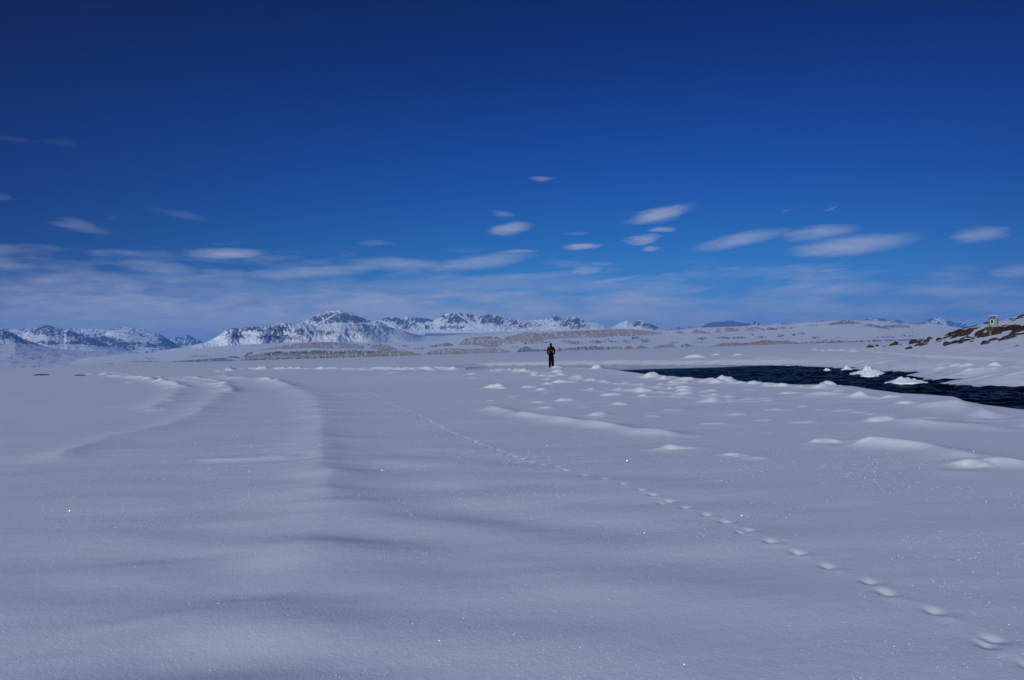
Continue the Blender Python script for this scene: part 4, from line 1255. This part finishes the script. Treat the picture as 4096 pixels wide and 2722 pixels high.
box(bm, -lw - .1, lw - .1, -lw * .8, lw * .8, hb + .07, hb + .07 + 9 * px, .05)
for i in range(4):
    x = -lw - .02 + i * (2 * lw - .18) / 3
    box(bm, x - .012, x + .012, -lw * .8 - .012, -lw * .8 + .01, hb + .09, hb + 9 * px * .9)
bm_mesh('lantern_housing', bm, M_LANT, hut)
bm = bmesh.new()
box(bm, -lw - .16, lw + .28, -lw * .9, lw * .9, hb + .07 + 9 * px, hb + .07 + 10.3 * px)
bm_mesh('roof', bm, M_WHITE, hut)
bm = bmesh.new()
box(bm, w2 + .14, w2 + .34, -.2, .1, hb * .80, hb * .88)
bm_mesh('bracket', bm, M_GREY, hut)
bm = bmesh.new()
box(bm, w2 * .62, w2 * .66, -w2 - .05, -w2 - .012, hb * .42, hb * .50)
bm_mesh('door_handle', bm, M_GREY, hut)


# ------------------------------------------------------------------ person
def skin(name, pts, edges, rad, mat, parent, sub=2, root=0):
    """pts: list of xyz, rad: list of (rx, ry)"""
    me = bpy.data.meshes.new(name)
    me.from_pydata(pts, edges, [])
    ob = bpy.data.objects.new('tmp', me)
    COL.objects.link(ob)
    md = ob.modifiers.new('s', 'SKIN')
    md.use_smooth_shade = True
    sv = me.skin_vertices[0].data if me.skin_vertices else None
    if sv is None:
        bm = bmesh.new()
        bm.from_mesh(me)
        bm.verts.layers.skin.verify()
        bm.to_mesh(me)
        bm.free()
        sv = me.skin_vertices[0].data
    for i, r_ in enumerate(rad):
        sv[i].radius = r_ if isinstance(r_, tuple) else (r_, r_)
        sv[i].use_root = (i == root)
    s2 = ob.modifiers.new('u', 'SUBSURF')
    s2.levels = s2.render_levels = sub
    dg = bpy.context.evaluated_depsgraph_get()
    dg.update()
    nm = bpy.data.meshes.new_from_object(ob.evaluated_get(dg))
    nm.name = name
    bpy.data.objects.remove(ob)
    nm.materials.clear()
    nm.polygons.foreach_set('use_smooth', np.ones(len(nm.polygons), bool))
    return link(name, nm, mat, parent)


def plaid():
    m, t, b = new_mat('red_black_plaid')
    tcn = nd(t, 'ShaderNodeTexCoord')
    s_ = nd(t, 'ShaderNodeSeparateXYZ')
    t.links.new(tcn.outputs['Object'], s_.inputs[0])
    def chk(v, f):
        return mth(t, 'GREATER_THAN', mth(t, 'SINE', mth(t, 'MULTIPLY', v, f)), 0.1)
    a_ = mth(t, 'ADD', chk(s_.outputs[0], 55), chk(s_.outputs[2], 55))
    c = ramp(t, mth(t, 'DIVIDE', a_, 2.0), [(0.0, (.050, .005, .007)), (0.5, (.022, .003, .005)), (1.0, (.004, .003, .004))], 'CONSTANT')
    t.links.new(c, b.inputs['Base Color'])
    b.inputs['Roughness'].default_value = .95
    b.inputs['Specular IOR Level'].default_value = .05
    return m


M_PLAID = plaid()
M_BLK = plain('black_cloth', (.0045, .005, .006), .95, .04, .25, 9)
M_BOOT = plain('black_boot', (.006, .006, .006), .8, .08, .2, 9)
M_SKIN = plain('skin', (.35, .19, .13), .6, .2, .05, 9)
M_LBL = plain('white_label', (.55, .55, .55), .7, .1, .03, 9)
gzP = ground_z(PERSON[0], PERSON[1])
per = bpy.data.objects.new('person', None)
COL.objects.link(per)
per.location = (PERSON[0], PERSON[1], max(gzP, .40) - .03)
per.rotation_euler = (0, 0, -math.atan2(PERSON[0], PERSON[1]) + R(-4))
per.scale = (1.05,) * 3
tag(per, 'person seen from behind in red plaid jacket and black overalls, hands in pockets', 'person')
k = 1.80 / 1.80
# facing +Y (away from the camera); y positive = front
BP = [(0, 0, .95), (0, -.01, 1.12), (0, -.015, 1.30), (0, -.01, 1.45), (0, .0, 1.54), (0, .02, 1.63), (0, .025, 1.72),     # 0-6 pelvis, waist, chest, shoulders, neck, head
      (-.17, -.01, 1.44), (-.25, -.05, 1.17), (-.19, .13, 1.00), (-.13, .19, .95),                                        # 7-10 left arm
      (.17, -.01, 1.44), (.255, -.05, 1.19), (.20, .13, 1.01), (.14, .19, .96),                                           # 11-14 right arm
      (-.10, 0, .88), (-.125, .015, .50), (-.135, -.01, .10), (-.15, .13, .05),                                           # 15-18 left leg
      (.10, 0, .88), (.125, .015, .50), (.13, -.01, .10), (.145, .13, .05)]
BE = [(0, 1), (1, 2), (2, 3), (3, 4), (4, 5), (5, 6), (3, 7), (7, 8), (8, 9), (9, 10), (3, 11), (11, 12), (12, 13), (13, 14),
      (0, 15), (15, 16), (16, 17), (17, 18), (0, 19), (19, 20), (20, 21), (21, 22)]
BR = [(.14, .11), (.14, .10), (.15, .11), (.12, .09), .055, (.085, .10), (.075, .085), .058, .045, .036, .040, .058, .045, .036, .040,
      .085, .06, .045, .04, .085, .06, .045, .04]
body = skin('body', BP, BE, BR, M_SKIN, per)
# face features on the body mesh's front: nose and ears as small lumps joined to it
bm = bmesh.new()
bm.from_mesh(body.data)
for (c, s_) in (((0, .125, 1.665), (.014, .02, .026)), ((-.088, .02, 1.665), (.012, .02, .03)), ((.088, .02, 1.665), (.012, .02, .03))):
    bmesh.ops.create_icosphere(bm, subdivisions=2, radius=1, matrix=Matrix.Translation(c) @ Matrix.Diagonal((*s_, 1)))
bm.to_mesh(body.data)
bm.free()
skin('jacket', [(0, 0, .98), (0, -.01, 1.12), (0, -.02, 1.30), (0, -.012, 1.44), (0, .0, 1.53),
                (-.18, -.01, 1.435), (-.26, -.055, 1.17), (-.21, .10, 1.01), (-.155, .165, .965), (.18, -.01, 1.435), (.265, -.055, 1.19), (.22, .10, 1.03), (.165, .165, .975)],
     [(0, 1), (1, 2), (2, 3), (3, 4), (3, 5), (5, 6), (6, 7), (7, 8), (3, 9), (9, 10), (10, 11), (11, 12)],
     [(.16, .13), (.165, .13), (.175, .135), (.145, .115), (.075, .08), .088, .076, .060, .062, .088, .076, .060, .062], M_PLAID, per)
skin('overalls', [(0, 0, .93), (0, -.012, 1.10), (0, -.035, 1.26), (-.085, 0, .86), (-.095, .01, .68), (-.096, .012, .50), (-.10, 0, .36), (-.108, -.005, .10),
                  (.085, 0, .86), (.095, .01, .68), (.096, .012, .50), (.10, 0, .36), (.108, -.005, .09)],
     [(0, 1), (1, 2), (0, 3), (3, 4), (4, 5), (5, 6), (6, 7), (0, 8), (8, 9), (9, 10), (10, 11), (11, 12)],
     [(.175, .14), (.16, .14), (.12, .125), .122, .112, .102, .106, .098, .122, .112, .102, .106, .098], M_BLK, per)
for sx_ in (-1, 1):
    bm = bmesh.new()
    pts = [(sx_ * .11, -.135, 1.28), (sx_ * .10, -.13, 1.42), (sx_ * .08, -.02, 1.56)]
    prev = None
    for (x, y, z) in pts:
        a_, b_ = bm.verts.new((x - .02, y - .012, z)), bm.verts.new((x + .02, y - .012, z))
        c_, d_ = bm.verts.new((x + .02, y + .012, z)), bm.verts.new((x - .02, y + .012, z))
        if prev:
            for i in range(4):
                bm.faces.new((prev[i], prev[(i + 1) % 4], (a_, b_, c_, d_)[(i + 1) % 4], (a_, b_, c_, d_)[i]))
        prev = (a_, b_, c_, d_)
    bm_mesh('strap', bm, M_BLK, per)
skin('knit_cap', [(0, -.015, 1.60), (0, -.005, 1.67), (0, .008, 1.73), (0, .01, 1.775)], [(0, 1), (1, 2), (2, 3)], [(.085, .075), (.102, .098), (.10, .112), (.06, .065)], M_BLK, per)
skin('collar', [(0, 0, 1.50), (0, -.005, 1.56), (0, -.004, 1.63)], [(0, 1), (1, 2)], [(.095, .09), (.088, .088), (.092, .088)], M_BLK, per)
for sx_ in (-1, 1):
    skin('boot', [(sx_ * .128, -.03, .17), (sx_ * .130, -.03, .05), (sx_ * .14, .07, .045), (sx_ * .15, .16, .04)], [(0, 1), (1, 2), (2, 3)],
         [(.09, .09), (.075, .06), (.062, .05), (.055, .04)], M_BOOT, per)
bm = bmesh.new()
box(bm, .01, .065, -.180, -.170, 1.245, 1.263)
bm_mesh('back_label', bm, M_LBL, per)
bm = bmesh.new()
box(bm, -.105, -.092, -.150, -.140, 1.43, 1.49)
bm_mesh('strap_buckle', bm, M_LBL, per)

# ------------------------------------------------------------------ ice crystals glinting on the snow
m, t, b = new_mat('ice_crystal')
b.inputs['Base Color'].default_value = (.80, .83, .88, 1)
b.inputs['Roughness'].default_value = 0.22
b.inputs['IOR'].default_value = 1.9
NCR = 70000
rad = np.exp(rng.uniform(math.log(3.6), math.log(26), NCR))
ang = R(1) * rng.uniform(-36, 36, NCR)
dens = .30 + 1.4 * pn(rad * np.sin(ang) / 1.5, rad * np.cos(ang) / 1.5, 150) - .25 * np.sin(ang)
kp = rng.random(NCR) < dens
rad, ang = rad[kp], ang[kp]
n_ = len(rad)
cx, cy = rad * np.sin(ang), rad * np.cos(ang)
cz = np.array([ground_z(a_, b_) for a_, b_ in zip(cx, cy)])
ok = cz > -.2
cx, cy, cz = cx[ok], cy[ok], cz[ok]
n_ = len(cx)
nv = rng.normal(size=(n_, 3)) * .62 + sun_dir * 1.1
nv /= np.linalg.norm(nv, axis=1)[:, None]
t1 = np.cross(nv, rng.normal(size=(n_, 3)))
t1 /= np.linalg.norm(t1, axis=1)[:, None]
t2 = np.cross(nv, t1)
sz = (.0010 + .0025 * rng.random(n_) ** 5) * np.clip(np.hypot(cx, cy) / 7, .7, 1.5)
c = np.stack([cx, cy, cz + sz * .8], -1)
hexa = [c + sz[:, None] * (t1 * math.cos(a_) + t2 * math.sin(a_)) for a_ in np.arange(6) * math.pi / 3]
V = np.stack(hexa, 1).reshape(-1, 3)
me = bpy.data.meshes.new('ice_crystals')
me.vertices.add(len(V))
me.vertices.foreach_set('co', V.reshape(-1).astype(np.float32))
me.loops.add(len(V))
me.loops.foreach_set('vertex_index', np.arange(len(V), dtype=np.int32))
me.polygons.add(n_)
me.polygons.foreach_set('loop_start', np.arange(0, len(V), 6, dtype=np.int32))
me.update(calc_edges=True)
tag(link('ice_crystals', me, m), 'glinting ice crystals scattered over the near snow', 'ice crystals', kind='stuff')

# ------------------------------------------------------------------ haze
HAZE = True
if HAZE:
    m = bpy.data.materials.new('haze')
    m.use_nodes = True
    t = m.node_tree
    t.nodes.clear()
    out = nd(t, 'ShaderNodeOutputMaterial')
    pv = nd(t, 'ShaderNodeVolumePrincipled')
    pv.inputs['Color'].default_value = (.16, .46, 1.0, 1)
    pv.inputs['Density'].default_value = 5.5e-5
    pv.inputs['Anisotropy'].default_value = 0.0
    t.links.new(pv.outputs[0], out.inputs['Volume'])
    bm = bmesh.new()
    box(bm, -25000, 25000, -25000, 25500, -3.0, 850)
    tag(bm_mesh('haze', bm, m), 'thin blue haze over the frozen bay', 'haze', kind='stuff')
